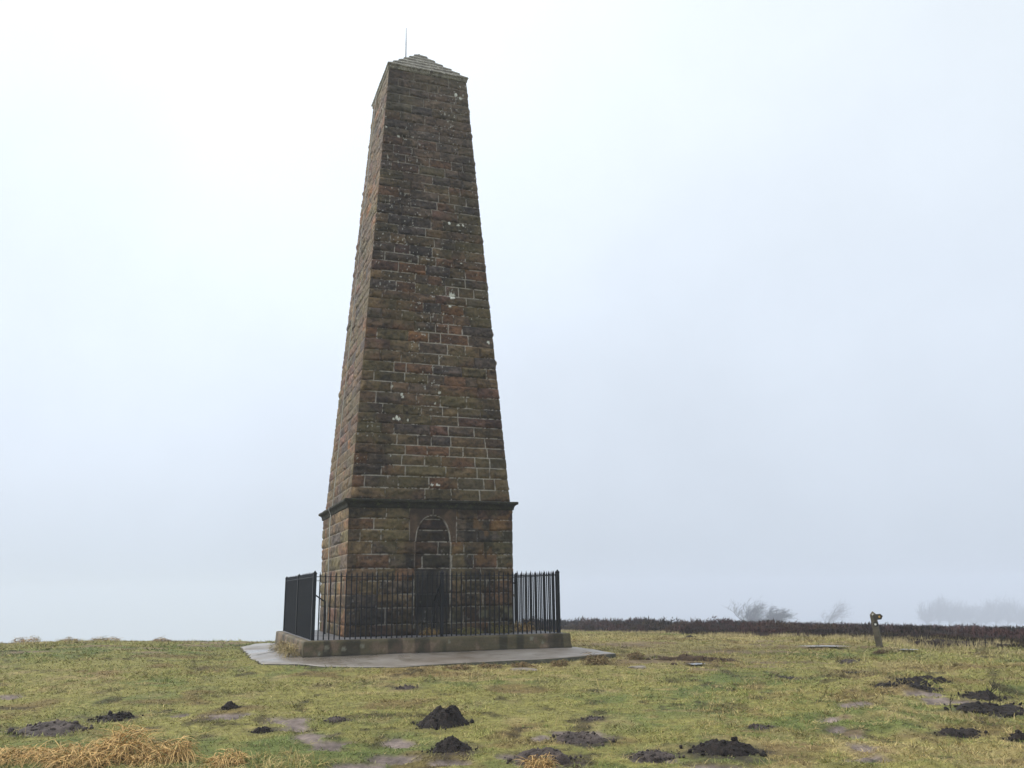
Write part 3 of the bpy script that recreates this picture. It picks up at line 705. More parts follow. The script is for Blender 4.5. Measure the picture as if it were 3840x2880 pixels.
def base_special(Sg, zz, col, mor, Vh):
    # lintel of two big flat stones with the pointed head cut in it
    lin = (np.abs(Sg) < 0.53) & (zz > 1.966) & (zz < 2.69)
    inside = np.abs(Sg) < arch_half(zz)
    fl = lin & ~inside
    n = fbm(Sg*4, zz*4, 65, 4)
    Vh[fl] = 0.012+0.006*(n[fl]-0.5)
    col[fl] = (np.array([0.075, 0.048, 0.030])*(0.6+0.8*n[..., None]))[fl]
    mor[fl] = 0
    dj = np.minimum(np.abs(np.abs(Sg)-0.53)+1*(zz < 1.966), np.where((zz > 2.53) & (zz < 2.69), np.abs(Sg), 9))
    ed = np.abs(np.abs(Sg)-arch_half(zz))*np.clip(0.35+(2.53-zz)/0.5, 0.35, 1)
    m2 = sst(0.016, 0.005, dj)*(zz > 1.96)*(zz < 2.70)*0.42*sst(0.3, 0.55, fbm(Sg*3, zz*4+14, 68, 3))
    m3 = sst(0.018, 0.005, ed)*(zz < 2.53)*sst(0.28, 0.42, fbm(Sg*2, zz*3+4, 68, 3))
    mor[:] = np.maximum(mor, np.maximum(m2, m3*(zz > 1.0)*np.where(zz < 1.96, np.where(Sg > 0, 0.75, np.where(zz < 1.38, 0.1, 0.35)), 1.0)))
    # infill of the doorway set back, the old threshold stones dark with soot and wet
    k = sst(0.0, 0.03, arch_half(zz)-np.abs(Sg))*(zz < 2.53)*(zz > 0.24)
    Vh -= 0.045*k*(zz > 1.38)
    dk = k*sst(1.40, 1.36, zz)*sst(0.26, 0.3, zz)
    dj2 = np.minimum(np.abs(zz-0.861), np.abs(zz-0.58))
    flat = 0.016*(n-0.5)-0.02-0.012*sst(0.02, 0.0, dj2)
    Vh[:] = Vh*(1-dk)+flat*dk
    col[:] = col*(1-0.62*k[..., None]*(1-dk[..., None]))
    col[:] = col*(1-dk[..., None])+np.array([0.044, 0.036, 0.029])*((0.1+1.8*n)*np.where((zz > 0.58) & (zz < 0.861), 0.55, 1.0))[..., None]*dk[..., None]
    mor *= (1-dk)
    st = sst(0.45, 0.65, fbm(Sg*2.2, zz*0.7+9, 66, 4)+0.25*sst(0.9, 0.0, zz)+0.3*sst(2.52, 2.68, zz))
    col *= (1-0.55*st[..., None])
    mor *= (1-0.35*st)*sst(0.05, 0.5, zz+0.3*n)
    ru = sst(0.56, 0.66, fbm(Sg*4+3, zz*3, 67, 4))*sst(0.6, 1.0, Sg)*sst(1.2, 1.5, zz)
    col[:] = col*(1-0.7*ru[..., None])+np.array([0.12, 0.066, 0.025])*0.7*ru[..., None]
    gl = sst(0.58, 0.68, fbm(Sg*5+8, zz*5, 69, 3))*sst(0.75, 0.3, zz)*sst(-0.2, 0.9, Sg)
    col[:] = col*(1-0.7*gl[..., None])+np.array([0.15, 0.15, 0.09])*0.7*gl[..., None]
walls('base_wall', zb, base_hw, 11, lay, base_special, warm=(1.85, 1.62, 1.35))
Rz = np.random.default_rng(5); hs_ = Rz.uniform(0.225, 0.275, 45); hs_ = hs_/hs_.sum()*(ZS1-ZS0)
zs = np.concatenate([[ZS0], ZS0+np.cumsum(hs_)])
LI = [(975,640,14),(972,662,5),(861,294,6),(834,275,4),(862,905,6),(868,852,5),(949,848,6),(945,985,5),(990,487,7),(970,483,6),(1055,740,6),(905,712,4),(958,678,4),(857,902,6),(880,908,5),
      (932,1048,4),(944,1048,4),(948,1049,3),(995,570,4),(847,835,4),(870,858,3),(940,872,4),(1018,690,4),(995,212,7),(985,205,8),(1000,488,5),(850,905,4)]
lich = []
for px, py, rad in LI:
    s, z = front_pt(px, py); lich.append((s, z, rad*1.736/FPX*19.5*0.55))
def shaft_special(Sg, zz, col, mor, Vh):
    mor *= 0.45+0.55*sst(12.5, 8.5, zz+2*(fbm(Sg*0.8, zz*0.4, 85, 2)-0.5))
    k = sst(8.0, 13.0, zz+1.5*(fbm(Sg, zz*0.6, 86, 3)-0.5))[..., None]      # greyer, less saturated towards the top
    g = col.mean(-1, keepdims=True)
    col[:] = col*(1-0.35*k)+(g*np.array([1.08, 0.97, 0.90]))*0.35*k
    st = sst(0.5, 0.68, fbm(Sg*2.0+30, zz*0.45+9, 87, 4))
    col *= (1-0.35*st[..., None])
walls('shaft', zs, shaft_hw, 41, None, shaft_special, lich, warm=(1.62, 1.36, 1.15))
# string course between base and shaft: a projecting cyma, mitred round the four sides
prof = [(0.0, ZC0-0.03), (0.03, ZC0-0.02), (0.034, ZC0+0.02), (0.042, ZC0+0.055), (0.068, ZC0+0.085), (0.105, ZC0+0.100), (0.112, ZC0+0.104), (0.112, ZC0+0.150), (0.104, ZC0+0.157), (0.0, ZS0+0.006), (-0.06, ZS0+0.012)]
def ring_solid(prof, hw, nper, jitter, seed):
    V = []
    for off, z in prof:
        h = hw+off; t = np.linspace(-1, 1, nper, endpoint=False)
        sq = np.concatenate([np.stack([t*h, np.full(nper, -h)], 1), np.stack([np.full(nper, h), t*h], 1), np.stack([-t*h, np.full(nper, h)], 1), np.stack([np.full(nper, -h), -t*h], 1)])
        w = (fbm(sq[:, 0]*6+z*3, sq[:, 1]*6+z*5, seed, 4)-0.5)*jitter
        sq = sq*(1+w[:, None]/h)
        V.append(np.concatenate([sq, np.full((len(sq), 1), z)+w[:, None]*0.6], 1))
    m = 4*nper; nl = len(prof)
    i, j = np.meshgrid(np.arange(nl-1), np.arange(m), indexing='ij'); j2 = (j+1) % m
    return np.concatenate(V), np.stack([i*m+j, i*m+j2, (i+1)*m+j2, (i+1)*m+j], -1).reshape(-1, 4)
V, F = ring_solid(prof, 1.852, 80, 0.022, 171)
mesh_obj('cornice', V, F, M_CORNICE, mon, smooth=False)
# stepped pyramid cap
pr = [(-0.03, ZS1-0.005), (0.018, ZS1+0.0), (0.026, ZS1+0.03), (0.026, ZS1+0.085)]
steps = 6; ztop = ZAP; zb0 = ZS1+0.085
for k in range(steps):
    h0 = 1.024+0.05; fa = k/steps; fb = (k+1)/steps
    z0 = zb0+(ztop-zb0)*fa; z1 = zb0+(ztop-zb0)*fb
    ha = h0*(1-fa); hb = h0*(1-fb)
    pr.append((ha-1.024-0.004, z0+0.012)); pr.append((ha-1.024+0.006, z0+0.028)); pr.append((ha-1.024-0.012, z0+0.06)); pr.append((max(hb, 0.02)-1.024+0.018*(k < steps-1), z1-0.012))
    pr.append((max(hb, 0.012)-1.024+0.012, z1))
V, F = ring_solid(pr, 1.024, 44, 0.02, 181)
mesh_obj('cap', V, F, M_CAP, mon, smooth=False)
# lightning conductor down the left face and the rod on the cap
mb = MB(); sc = -0.2                     # left face: x = -hw, y = -s
def lf(z, off): off += 0.022; return (-(float(shaft_hw(z)) if z > ZS0 else 1.852)-off, -sc*1.0, z)
pts = [lf(z, 0.055) for z in np.linspace(ZS1-0.02, ZS0+0.03, 30)]
pts += [(-1.97, -sc, ZS0-0.01), (-1.97, -sc, ZC0+0.09), (-1.925, -sc, ZC0-0.02)] + [lf(z, 0.06) for z in np.linspace(2.5, 0.02, 9)]
for a, b in zip(pts[:-1], pts[1:]):
    w = 0.011 if a[2] > 2.75 else 0.024; t = 0.006
    mb.add([(a[0]-t, a[1]-w, a[2]), (a[0]-t, a[1]+w, a[2]), (a[0]+t, a[1]+w, a[2]), (a[0]+t, a[1]-w, a[2]), (b[0]-t, b[1]-w, b[2]), (b[0]-t, b[1]+w, b[2]), (b[0]+t, b[1]+w, b[2]), (b[0]+t, b[1]-w, b[2])],
           [(0,1,2,3),(7,6,5,4),(0,4,5,1),(1,5,6,2),(2,6,7,3),(3,7,4,0)])
mb.build('conductor_strip', M_STRIP, mon)
mb = MB(); mb.tube([(-0.37, 0, ZAP-0.62), (-0.37, 0, ZAP-0.2), (-0.37, 0, ZAP+0.3), (-0.37, 0, ZAP+0.74)], [0.018, 0.018, 0.015, 0.008], 8)
rod = mb.build('lightning_rod', M_ROD, mon, True)
mb = MB(); mb.tube([(-0.37, 0, ZAP-0.52), (-0.37, 0, ZAP-0.17)], 0.032, 8); mb.box((-0.43, -0.03, ZAP-0.47), (-0.33, 0.03, ZAP-0.42)); mb.build('bracket', M_WOOD_DARK, rod)

# ------------------------------------------------------------------ iron railings
rail = empty('iron_railing', (TX, TY, PT), YAW)
tag(rail, 'black spiked iron railing fencing in the foot of the obelisk', 'railing')
RH, RT = 2.609, 1.329
def spike(mb, x, y, w, top, z0=0.0, tip=0.10):
    h = w/2; zt = top-tip
    ring = lambda r, z: [(x-r, y-r, z), (x+r, y-r, z), (x+r, y+r, z), (x-r, y+r, z)]
    V = ring(h, z0)+ring(h, zt)+ring(h*1.25, zt+tip*0.18)+[(x, y, top)]
    F = [(3, 2, 1, 0)]
    for l in (0, 4): F += [(l+k, l+(k+1) % 4, l+4+(k+1) % 4, l+4+k) for k in range(4)]
    F += [(8+k, 8+(k+1) % 4, 12) for k in range(4)]
    mb.add(V, F)
def rp(side, s):                 # a point on a side of the square
    return [(s, -RH), (-RH, -s), (-s, RH), (RH, s)][side]
NB = 50
proto = None; left_over = MB()
for side in range(4):
    for k in range(1, NB):
        if k == NB//2: continue
        s = -RH+2*RH*k/NB
        x_, y_ = rp(side, s)
        jit = random.gauss(0, 0.004)
        alone = side == 0 or (side == 3 and k < NB//2+1) or (side == 1 and k > NB//2-1)
        if alone:
            if proto is None:
                mb = MB(); spike(mb, 0, 0, 0.0225, RT-0.008)
                proto = mb.build('bar', M_IRON, rail); b_ = proto
            else:
                b_ = proto.copy(); C.objects.link(b_); b_.parent = rail
            b_.location = (x_, y_, jit)
        else:
            spike(left_over, x_, y_, 0.0225, RT-0.008+jit)
lo_ = left_over.build('bar', M_IRON, rail); lo_['kind'] = 'stuff'
for side in range(4):
    mb = MB()
    a = rp(side, -RH+0.03); b = rp(side, RH-0.03)
    x0, x1 = sorted((a[0], b[0])); y0, y1 = sorted((a[1], b[1])); w = 0.022
    if side in (0, 2): y0 -= w; y1 += w
    else: x0 -= w; x1 += w
    mb.box((x0, y0, RT-0.118), (x1, y1, RT-0.106)); mb.build('rail', M_IRON, rail)
    mb = MB(); c = rp(side, -RH); spike(mb, c[0], c[1], 0.066, RT+0.012, tip=0.075); mb.build('post', M_IRON, rail)
    mb = MB(); c = rp(side, 0.0); spike(mb, c[0], c[1], 0.060, RT+0.012, tip=0.075); mb.build('post', M_IRON, rail)
    n_ = {0: (0, 1), 1: (1, 0), 2: (0, -1), 3: (-1, 0)}[side]
    mb = MB(); mb.tube([(c[0]+n_[0]*0.02, c[1]+n_[1]*0.02, RT-0.22), (c[0]+n_[0]*0.60, c[1]+n_[1]*0.60, RT-0.62)], 0.017, 6)
    mb.tube([(c[0]+n_[0]*0.60, c[1]+n_[1]*0.60, RT-0.61), (c[0]+n_[0]*0.62, c[1]+n_[1]*0.62, 0.0)], 0.017, 6); mb.build('stay', M_IRON, rail)

# ------------------------------------------------------------------ molehills
def crumb(cx, cy, a, b, az, h, mat, name, label, cat, group, seed, clods=60, flat=0.0, zoff=0.0):
    R = np.random.default_rng(seed)
    nr_, nt_ = 26, 64
    u = np.linspace(0, 1, nr_)[1:]; t = np.linspace(0, 2*math.pi, nt_, endpoint=False)
    U, Tt = np.meshgrid(u, t, indexing='ij')
    out_ = 1+0.5*(fbm(np.cos(Tt)*1.6+seed, np.sin(Tt)*1.6+seed*2, 201, 3)-0.5)*1.6
    X = U*np.cos(Tt)*a*out_; Y = U*np.sin(Tt)*b*out_
    cx_ = 0.12*(R.random()-0.5)
    prof = (1-U**2.1)**1.35 if flat == 0 else (1-U**(2.0+flat))
    lump = fbm(X*9/1+seed, Y*9+seed, 211, 4, 0.6)
    slump = 1+0.45*np.cos(Tt-seed*1.7)*U+0.5*(fbm(np.cos(Tt)*1.2*U+seed, np.sin(Tt)*1.2*U, 207, 3)-0.5)
    Zz = h*prof*slump*(0.45+1.1*lump) + (fbm(X*19+seed, Y*19, 221, 4, 0.65)-0.5)*0.085*np.clip(h/0.2, 0.3, 1)*np.minimum(1, 3*(1-U)+0.15) - 0.03*U**6
    wx = cx + X*math.cos(az)+Y*math.sin(az); wy = cy - X*math.sin(az)+Y*math.cos(az)
    wz = hground(wx, wy)+Zz+zoff
    zc_ = float(hground(np.array([cx]), np.array([cy]))[0])
    V = [np.array([[cx, cy, float(wz[0].mean())+0.004]]), np.stack([wx.ravel(), wy.ravel(), wz.ravel()], 1)]
    m = nt_
    i, j = np.meshgrid(np.arange(nr_-2), np.arange(m), indexing='ij'); j2 = (j+1) % m
    Q = 1+np.stack([i*m+j, (i+1)*m+j, (i+1)*m+j2, i*m+j2], -1).reshape(-1, 4)
    Tf = np.stack([np.zeros(m, int), 1+np.arange(m), 1+(np.arange(m)+1) % m], 1)
    n0 = 1+(nr_-1)*m
    # loose clods lying on and round the heap: small faceted lumps
    ico = np.array([(0,0,1),(.894,0,.447),(.276,.851,.447),(-.724,.526,.447),(-.724,-.526,.447),(.276,-.851,.447),(.724,.526,-.447),(-.276,.851,-.447),(-.894,0,-.447),(-.276,-.851,-.447),(.724,-.526,-.447),(0,0,-1)])
    icf = np.array([(0,1,2),(0,2,3),(0,3,4),(0,4,5),(0,5,1),(1,6,2),(2,7,3),(3,8,4),(4,9,5),(5,10,1),(6,7,2),(7,8,3),(8,9,4),(9,10,5),(10,6,1),(11,7,6),(11,8,7),(11,9,8),(11,10,9),(11,6,10)])
    Fs = [Tf]
    for q in range(clods):
        uu = math.sqrt(R.random())*1.05+0.35*R.random()**4; tt = R.uniform(0, 2*math.pi)
        ii = min(int(uu*(nr_-1)), nr_-2); jj = int(tt/(2*math.pi)*m) % m
        k = 1.0 if uu < 0.97 else uu/0.97
        px_ = cx+(wx[ii, jj]-cx)*k; py_ = cy+(wy[ii, jj]-cy)*k
        pz_ = wz[ii, jj] if uu < 0.97 else float(hground(np.array([px_]), np.array([py_]))[0])+0.01
        sz = 0.006+0.026*R.random()**2.5*np.clip(a/0.3, 0.6, 1.4)
        P = ico*sz*R.uniform(0.5, 1.4, (12, 3))*R.uniform(0.6, 1.3, (1, 3))
        V.append(P+np.array([px_, py_, pz_])); Fs.append(icf+n0); n0 += 12
    Vt = np.concatenate(V)
    o0 = np.array([cx, cy, zc_]); 
    ob = mesh_obj(name, Vt-o0, [Q, np.concatenate(Fs)], mat, smooth=False)
    ob.location = o0
    tag(ob, label, cat, group); return ob
G = 'molehills on the turf'
for k, (px, py, w, hp, mt, fl, lb) in enumerate(MH):
    p = at(px, py-hp*0.25); dist = math.hypot(p[0], p[1]); m_px = 1.736/FPX*dist
    a = w/2*m_px; h = hp*m_px*(0.64 if k < 1 else 0.52 if fl < 0.4 else 0.34)
    b = a*0.8
    crumb(p[0], p[1]+b*0.15, a, b, math.atan2(p[0], p[1]), h, mt, 'molehill', lb, 'molehill', G, 300+k, clods=int(40+60*min(1, a/0.3)), flat=fl)
p = at(1512, 1427)
crumb(p[0], p[1], 0.95, 0.13, 0.15, 0.075, M_SOIL_BROWN, 'earth_bank', 'long low bank of bare brown earth in the turf above the puddle', 'earth bank', None, 390, 50, 0.6)

# ------------------------------------------------------------------ tussocks of dead grass
def tussock(px, py, w, hp, label, seed, n=420, colr=(0.52, 0.34, 0.135), spread=1.0, name='grass_tussock', pos=None, wid=0.007, cat='grass tussock', grp='tussocks of dead grass', zf=None, droop=1.0):
    R = np.random.default_rng(seed)
    if pos is None:
        p = at(px, py); dist = math.hypot(p[0], p[1]); m_px = 1.736/FPX*dist; a = w/2*m_px; h = hp*m_px
    else:
        p = np.array(pos, float); a = w/2; h = hp
    t = R.uniform(0, 2*math.pi, n); rr = np.sqrt(R.random(n))*0.75
    X = rr*np.cos(t)*a; Y = rr*np.sin(t)*a*0.8
    gz_ = (hground(p[0]+X, p[1]+Y) if zf is None else np.full(n, zf))-p[2]
    mound = h*0.75*np.sqrt(np.clip(1-rr**2, 0, 1))*(0.4+1.1*vnoise(X/a*2.2+seed, Y/a*2.2, 7))
    P0 = np.stack([X, Y, gz_+mound*R.random(n)], 1)
    le = np.radians(R.uniform(25, 88, n)); th = t+R.normal(0, 1.6, n)
    D = np.stack([np.sin(le)*np.cos(th), np.sin(le)*np.sin(th), np.cos(le)], 1)
    L = (0.5+0.6*R.random(n))*max(h*1.0, a*0.5)
    bend = np.stack([np.cos(th)*1.2*spread+R.normal(0, .9, n), np.sin(th)*1.2*spread+R.normal(0, .9, n), -2.6*droop*R.uniform(0.2, 1.7, n)], 1)
    cc = np.array(colr)[None]*(0.5+0.75*R.random(n))[:, None]*np.array([1, 1, 1])[None]
    gs = R.random(n) < 0.12; cc[gs] = np.array([0.14, 0.14, 0.04])
    V, F, c = ribbons(P0, D, L, np.full(n, wid)*R.uniform(0.6, 1.3, n), cc, bend, 7)
    # keep the drooping tips from going under the soil
    gv = (hground(p[0]+V[:, 0], p[1]+V[:, 1]) if zf is None else np.full(len(V), zf))-p[2]
    V[:, 2] = np.maximum(V[:, 2], gv+0.004)
    o = mesh_obj(name, V, F, M_STRAW, col=c); o.location = p
    return tag(o, label, cat, grp)
tussock(268,1642,140,60,'tallest arching straw tussock at the lower left',501,1100,wid=0.009)
tussock(185,1644,180,36,'wide matted straw tussock left of the tallest one',502,1100,wid=0.009)
tussock(374,1645,84,48,'upright straw tussock right of the tallest one',503,650,wid=0.009)
tussock(490,1652,96,28,'loose straw tussock nearest the mud patch',504,520,wid=0.009)
tussock(318,1654,90,24,'low straw tussock filling the gap before the upright one',505,420,wid=0.008)
tussock(45,1640,170,24,'flat trampled straw at the bottom left corner',506,800,wid=0.008,spread=1.6)
tussock(1165,1662,78,30,'round straw tuft in front of the dark molehill at the bottom edge',507,520,wid=0.008)
BR = (0.20, 0.135, 0.062)
for k, (px, py, w, hp, lb) in enumerate((
  (1290,1435,62,26,'biggest shaggy brown tussock at the right end of the pavement edge'),
  (1375,1424,46,18,'brown tussock standing clear beyond the right tip of the pavement'),
  (1208,1439,42,16,'rounded brown tussock below the right half of the pavement'),
  (1130,1441,60,12,'low brown tussock below the middle of the pavement edge'),
  (1060,1443,60,12,'low russet tussock under the obelisk side of the pavement'),
  (990,1445,70,12,'flat russet tussock left of the others along the pavement edge'))):
    tussock(px, py, w, hp, lb, 520+k, 420, BR, wid=0.012, grp='brown tussocks along the pavement')
for k, (lx, ly, w, h, lb) in enumerate(((-2.98, -2.45, 0.36, 0.30, 'pale tuft against the front left corner of the plinth'), (-2.96, -1.3, 0.42, 0.28, 'pale tuft midway along the left side of the plinth'),
                                        (-2.97, -0.1, 0.5, 0.22, 'greenish tuft at the back of the plinth left side'))):
    q = to_world(lx, ly); tussock(0, 0, w, h, lb, 540+k, 300, (0.36, 0.28, 0.13), pos=(q[0], q[1], -0.02), zf=-0.02, wid=0.010, grp='tufts beside the plinth')
for k, (lx, ly, w, h, lb) in enumerate(((-0.1, -2.02, 0.45, 0.16, 'yellow tuft at the foot of the blocked doorway'), (0.75, -2.05, 0.75, 0.15, 'mossy green tuft right of the blocked doorway'),
                                        (1.45, -2.05, 0.6, 0.2, 'mossy tuft nearest the right corner of the obelisk foot'), (2.1, -1.7, 0.6, 0.28, 'rusty tuft past the right corner inside the railing'),
                                        (2.25, -0.7, 0.8, 0.26, 'olive tuft inside the right side railing'))):
    q = to_world(lx, ly); tussock(0, 0, w, h, lb, 560+k, 360, (0.20, 0.17, 0.06) if k not in (0, 3) else (0.34, 0.22, 0.09), pos=(q[0], q[1], PT), zf=PT+0.008, wid=0.012, grp='tufts inside the railing')
for k, (px, py, w, hp, lb) in enumerate(((60,1380,60,14,'straw tuft highest on the far left crest'), (150,1382,50,9,'small straw tuft second along the far left crest'), (225,1383,70,9,'wide straw tuft third along the left crest'),
                                         (350,1385,46,8,'straw tuft on the crest right of the bare gap'), (620,1383,26,7,'small pale tuft by the back of the plinth on the left'))):
    tussock(px, py, w, hp, lb, 580+k, 260, (0.30, 0.20, 0.09), wid=0.014, grp='tufts on the left crest')

# ------------------------------------------------------------------ stones and puddles
def rock(px, py, w, hp, label, seed, mat=M_ROCK):
    R = np.random.default_rng(seed); p = at(px, py); m_px = 1.736/FPX*math.hypot(p[0], p[1]); a = w/2*m_px; h = max(hp*m_px, 0.05)
    nu, nv = 28, 12; V = []
    for i in range(nv+1):
        ph = math.pi/2*i/nv
        for j in range(nu):
            t = 2*math.pi*j/nu
            k = 1+0.45*(float(vnoise(math.cos(t)*1.5+seed, math.sin(t)*1.5+ph, 3))-0.5)
            q = 1+0.25*(float(vnoise(math.cos(t)*4+seed, math.sin(t)*4+ph*3, 5))-0.5)
            V.append((a*k*q*math.cos(ph)**0.6*math.cos(t), a*0.7*k*q*math.cos(ph)**0.6*math.sin(t), h*math.sin(ph)**0.7*(0.8+0.4*float(vnoise(math.cos(t)*math.cos(ph)*2+seed, math.sin(t)*math.cos(ph)*2, 9)))-0.02))
    F = [(i*nu+j, i*nu+(j+1) % nu, (i+1)*nu+(j+1) % nu, (i+1)*nu+j) for i in range(nv) for j in range(nu)]
    o = mesh_obj('rock', np.array(V), F, mat); o.location = p
    return tag(o, label, 'rock', 'stones in the turf by the pavement')
rock(1378,1443,36,7,'flat pinkish stone sunk in the turf beyond the pavement tip',601)
rock(1418,1420,22,5,'small brown stone right of the clear standing tussock',602,M_SOIL_BROWN)
rock(1456,1436,15,6,'little dark stone just left of the puddle',603,M_SOIL_BROWN)
rock(1130,1447,60,5,'grassy flat stone below the middle of the pavement',604)
def puddle(px, py, w, dh, label, seed):
    p = at(px, py); c, s = math.cos(math.atan2(p[0], p[1])), math.sin(math.atan2(p[0], p[1]))
    n0 = at(px, py+dh/2); f0 = at(px, py-dh/2)
    a = w/2*1.736/FPX*math.hypot(p[0], p[1]); b = max(0.15, (math.hypot(*f0[:2])-math.hypot(*n0[:2]))/2)
    n = 48; ring = []
    for k in range(n):
        t = 2*math.pi*k/n; q = 1+1.1*(float(fbm(np.array(math.cos(t)*1.7+seed), np.array(math.sin(t)*1.7), 231, 3))-0.5)
        u = a*q*math.cos(t); v = b*q*math.sin(t); ring.append((p[0]+u*c+v*s, p[1]-u*s+v*c))
    ring = np.array(ring); zz = hground(ring[:, 0], ring[:, 1]); lvl = float(np.percentile(zz, 85))+0.03
    V = [(0, 0, lvl-p[2])]+[(x-p[0], y-p[1], max(lvl, z_+0.012)-p[2]) for (x, y), z_ in zip(ring, zz)]
    o = mesh_obj('puddle', np.array(V), [(0, 1+k, 1+(k+1) % n) for k in range(n)], M_WATER); o.location = p
    return tag(o, label, 'puddle', 'puddles', None)
puddle(1500,1437.5,40,7,'small bright white puddle in the turf right of the pavement',1)
puddle(1785,1398,90,2.5,'long thin puddle left of the signpost',2)
puddle(1955,1407,46,1.6,'thin sliver of puddle right of the signpost',3)

# ------------------------------------------------------------------ signpost
p = at(1901, 1399); dist = math.hypot(p[0], p[1]); mp = 1.736/FPX*dist
post_h = 71*mp
sp = empty('signpost', (p[0], p[1], p[2]-0.03), -math.atan2(p[0], p[1]))
tag(sp, 'leaning mossy wooden waymark post with a short pointed arm', 'signpost')
sp.rotation_euler = (0, -math.radians(6.0), -math.atan2(p[0], p[1])-0.35)
pw = 17*mp/2*0.62
mb = MB()
V = [(-pw, -pw, -0.3), (pw, -pw, -0.3), (pw, pw, -0.3), (-pw, pw, -0.3), (-pw*0.92, -pw*0.92, post_h-0.08), (pw*0.92, -pw*0.92, post_h-0.08), (pw*0.92, pw*0.92, post_h-0.08), (-pw*0.92, pw*0.92, post_h-0.08), (0, 0, post_h)]
mb.add(V, [(3,2,1,0),(0,1,5,4),(1,2,6,5),(2,3,7,6),(3,0,4,7),(4,5,8),(5,6,8),(6,7,8),(7,4,8)])
mb.build('post', M_WOOD, sp, bevel=0.008)
def plate(poly, y0, y1):
    b_ = MB(); n = len(poly)
    b_.add([(x, y0, z) for x, z in poly]+[(x, y1, z) for x, z in poly], [tuple(range(n)), tuple(range(n, 2*n))[::-1]]+[((i+1) % n, i, n+i, n+(i+1) % n) for i in range(n)])
    return b_
al = 14.5*mp; az0 = post_h-17.5*mp; az1 = post_h-7*mp
arm = plate([(pw*0.4, az0), (pw+al*0.72, az0), (pw+al, (az0+az1)/2+0.01), (pw+al*0.72, az1), (pw*0.4, az1)], -pw-0.022, -pw+0.012).build('arm', M_WOOD_DARK, sp, bevel=0.004)
def disc(cx, cz, r, y, mat, name, par):
    b_ = plate([(cx+r*math.cos(t), cz+r*math.sin(t)) for t in np.linspace(0, 2*math.pi, 20, endpoint=False)], y-0.008, y); return b_.build(name, mat, par)
disc(pw+al*0.60, (az0+az1)/2, 1.9*mp, -pw-0.0225, M_YELLOW, 'waymark_disc', arm)
disc(pw*0.35, post_h-7*mp, 1.8*mp, -pw*0.96-0.002, M_WHITE, 'waymark_disc', sp)
d2 = disc(pw*0.75, post_h-25*mp, 5.0*mp, -pw*1.02, M_WOOD_DARK, 'waymark_disc', sp)
disc(pw*0.6, post_h-25.5*mp, 2.0*mp, -pw*1.02-0.0085, M_WHITE, 'arrow_panel', d2)
tussock(1903,1412,34,9,'rust brown clump of soil and dead stems at the foot of the signpost',590,260,(0.11,0.06,0.035),wid=0.014,grp='tufts round the signpost')
tussock(1925,1408,40,12,'pale grass blown beside the signpost foot',591,260,(0.40,0.33,0.17),wid=0.014,grp='tufts round the signpost')

# ------------------------------------------------------------------ heather moor
N = 230000
azh = np.radians(rng.uniform(0.5, 42, N)); rin = heather_inner(azh)
rh = rin + (rng.random(N)**1.5)*62
x = rh*np.sin(azh); y = rh*np.cos(azh); k = heather_mask(x, y) > 0.5
x, y, rh, azh = x[k], y[k], rh[k], azh[k]; n = len(x)
def heath_h(x, y):
    k = np.interp(np.arctan2(x, np.maximum(y, 1e-6)), [0.06, 0.2, 0.33, 0.55], [0.68, 0.64, 0.40, 0.33])
    return (0.16+0.40*fbm(x*1.05, y*1.05, 241, 3)**1.2+0.62*sst(0.50, 0.80, vnoise(x*0.75+9, y*0.75, 251))*(0.6+0.8*vnoise(x*2.5, y*2.5, 252))-0.10*vnoise(x*0.3, y*0.3, 253))*k
hh = heath_h(x, y)*(0.55+0.55*sst(0, 2.5, rh-heather_inner(azh)))
rnd = rng.random(n); z = hground(x, y)+hh*(0.25+0.75*rnd**0.6)
th = rng.uniform(0, 2*math.pi, n); le = np.radians(rng.uniform(0, 70, n))
D = np.stack([np.sin(le)*np.cos(th)+0.12, np.sin(le)*np.sin(th), np.cos(le)+0.15], 1); D /= np.linalg.norm(D, axis=1, keepdims=True)
f = (rh/30)**0.8
L = (0.06+0.11*rng.random(n))*f; Wd = (0.022+0.03*rng.random(n))*f
ca = np.array([0.058, 0.029, 0.026]); cb = np.array([0.022, 0.016, 0.014]); co_ = np.array([0.055, 0.043, 0.022])
w1 = sst(0.35, 0.65, fbm(x*0.45, y*0.45, 261, 3))[:, None]; w2 = sst(0.55, 0.7, fbm(x*0.6+5, y*0.6, 271, 3))[:, None]
cl = (ca*(w1)+cb*(1-w1))*(1-w2*0.6)+co_*w2*0.6
cl = cl*(0.5+0.9*rng.random(n))[:, None]
Vh_, Fh_, ch_ = ribbons(np.stack([x, y, z], 1)-D*L[:, None]*0.5, D, L, Wd, cl)
# woody mound surface under the sprigs
ah = np.radians(np.linspace(0.2, 42, 380)); rr_ = np.geomspace(18, 100, 150)
Rg, Ag = np.meshgrid(rr_, ah, indexing='ij'); xm = (Rg*np.sin(Ag)).ravel(); ym = (Rg*np.cos(Ag)).ravel()
mk = heather_mask(xm, ym); zm = hground(xm, ym)+np.where(mk > 0.5, heath_h(xm, ym)*0.62*(0.4+0.6*sst(0, 2.5, Rg.ravel()-heather_inner(Ag.ravel()))), -0.25)
na_, nr2 = len(ah), len(rr_)
i, j = np.meshgrid(np.arange(nr2-1), np.arange(na_-1), indexing='ij')
Qm = np.stack([i*na_+j, i*na_+j+1, (i+1)*na_+j+1, (i+1)*na_+j], -1).reshape(-1, 4)
cm = np.array([0.020, 0.013, 0.011])[None].repeat(len(xm), 0)*(0.6+0.8*fbm(xm*2, ym*2, 281, 3)[:, None])
o = mesh_obj('heather', np.concatenate([Vh_, np.stack([xm, ym, zm], 1)]), [Fh_, Qm+len(Vh_)], M_HEATHER, col=np.concatenate([ch_, cm]))
tag(o, 'dark purple brown heather moor beyond the grass on the right', 'heather', kind='stuff')

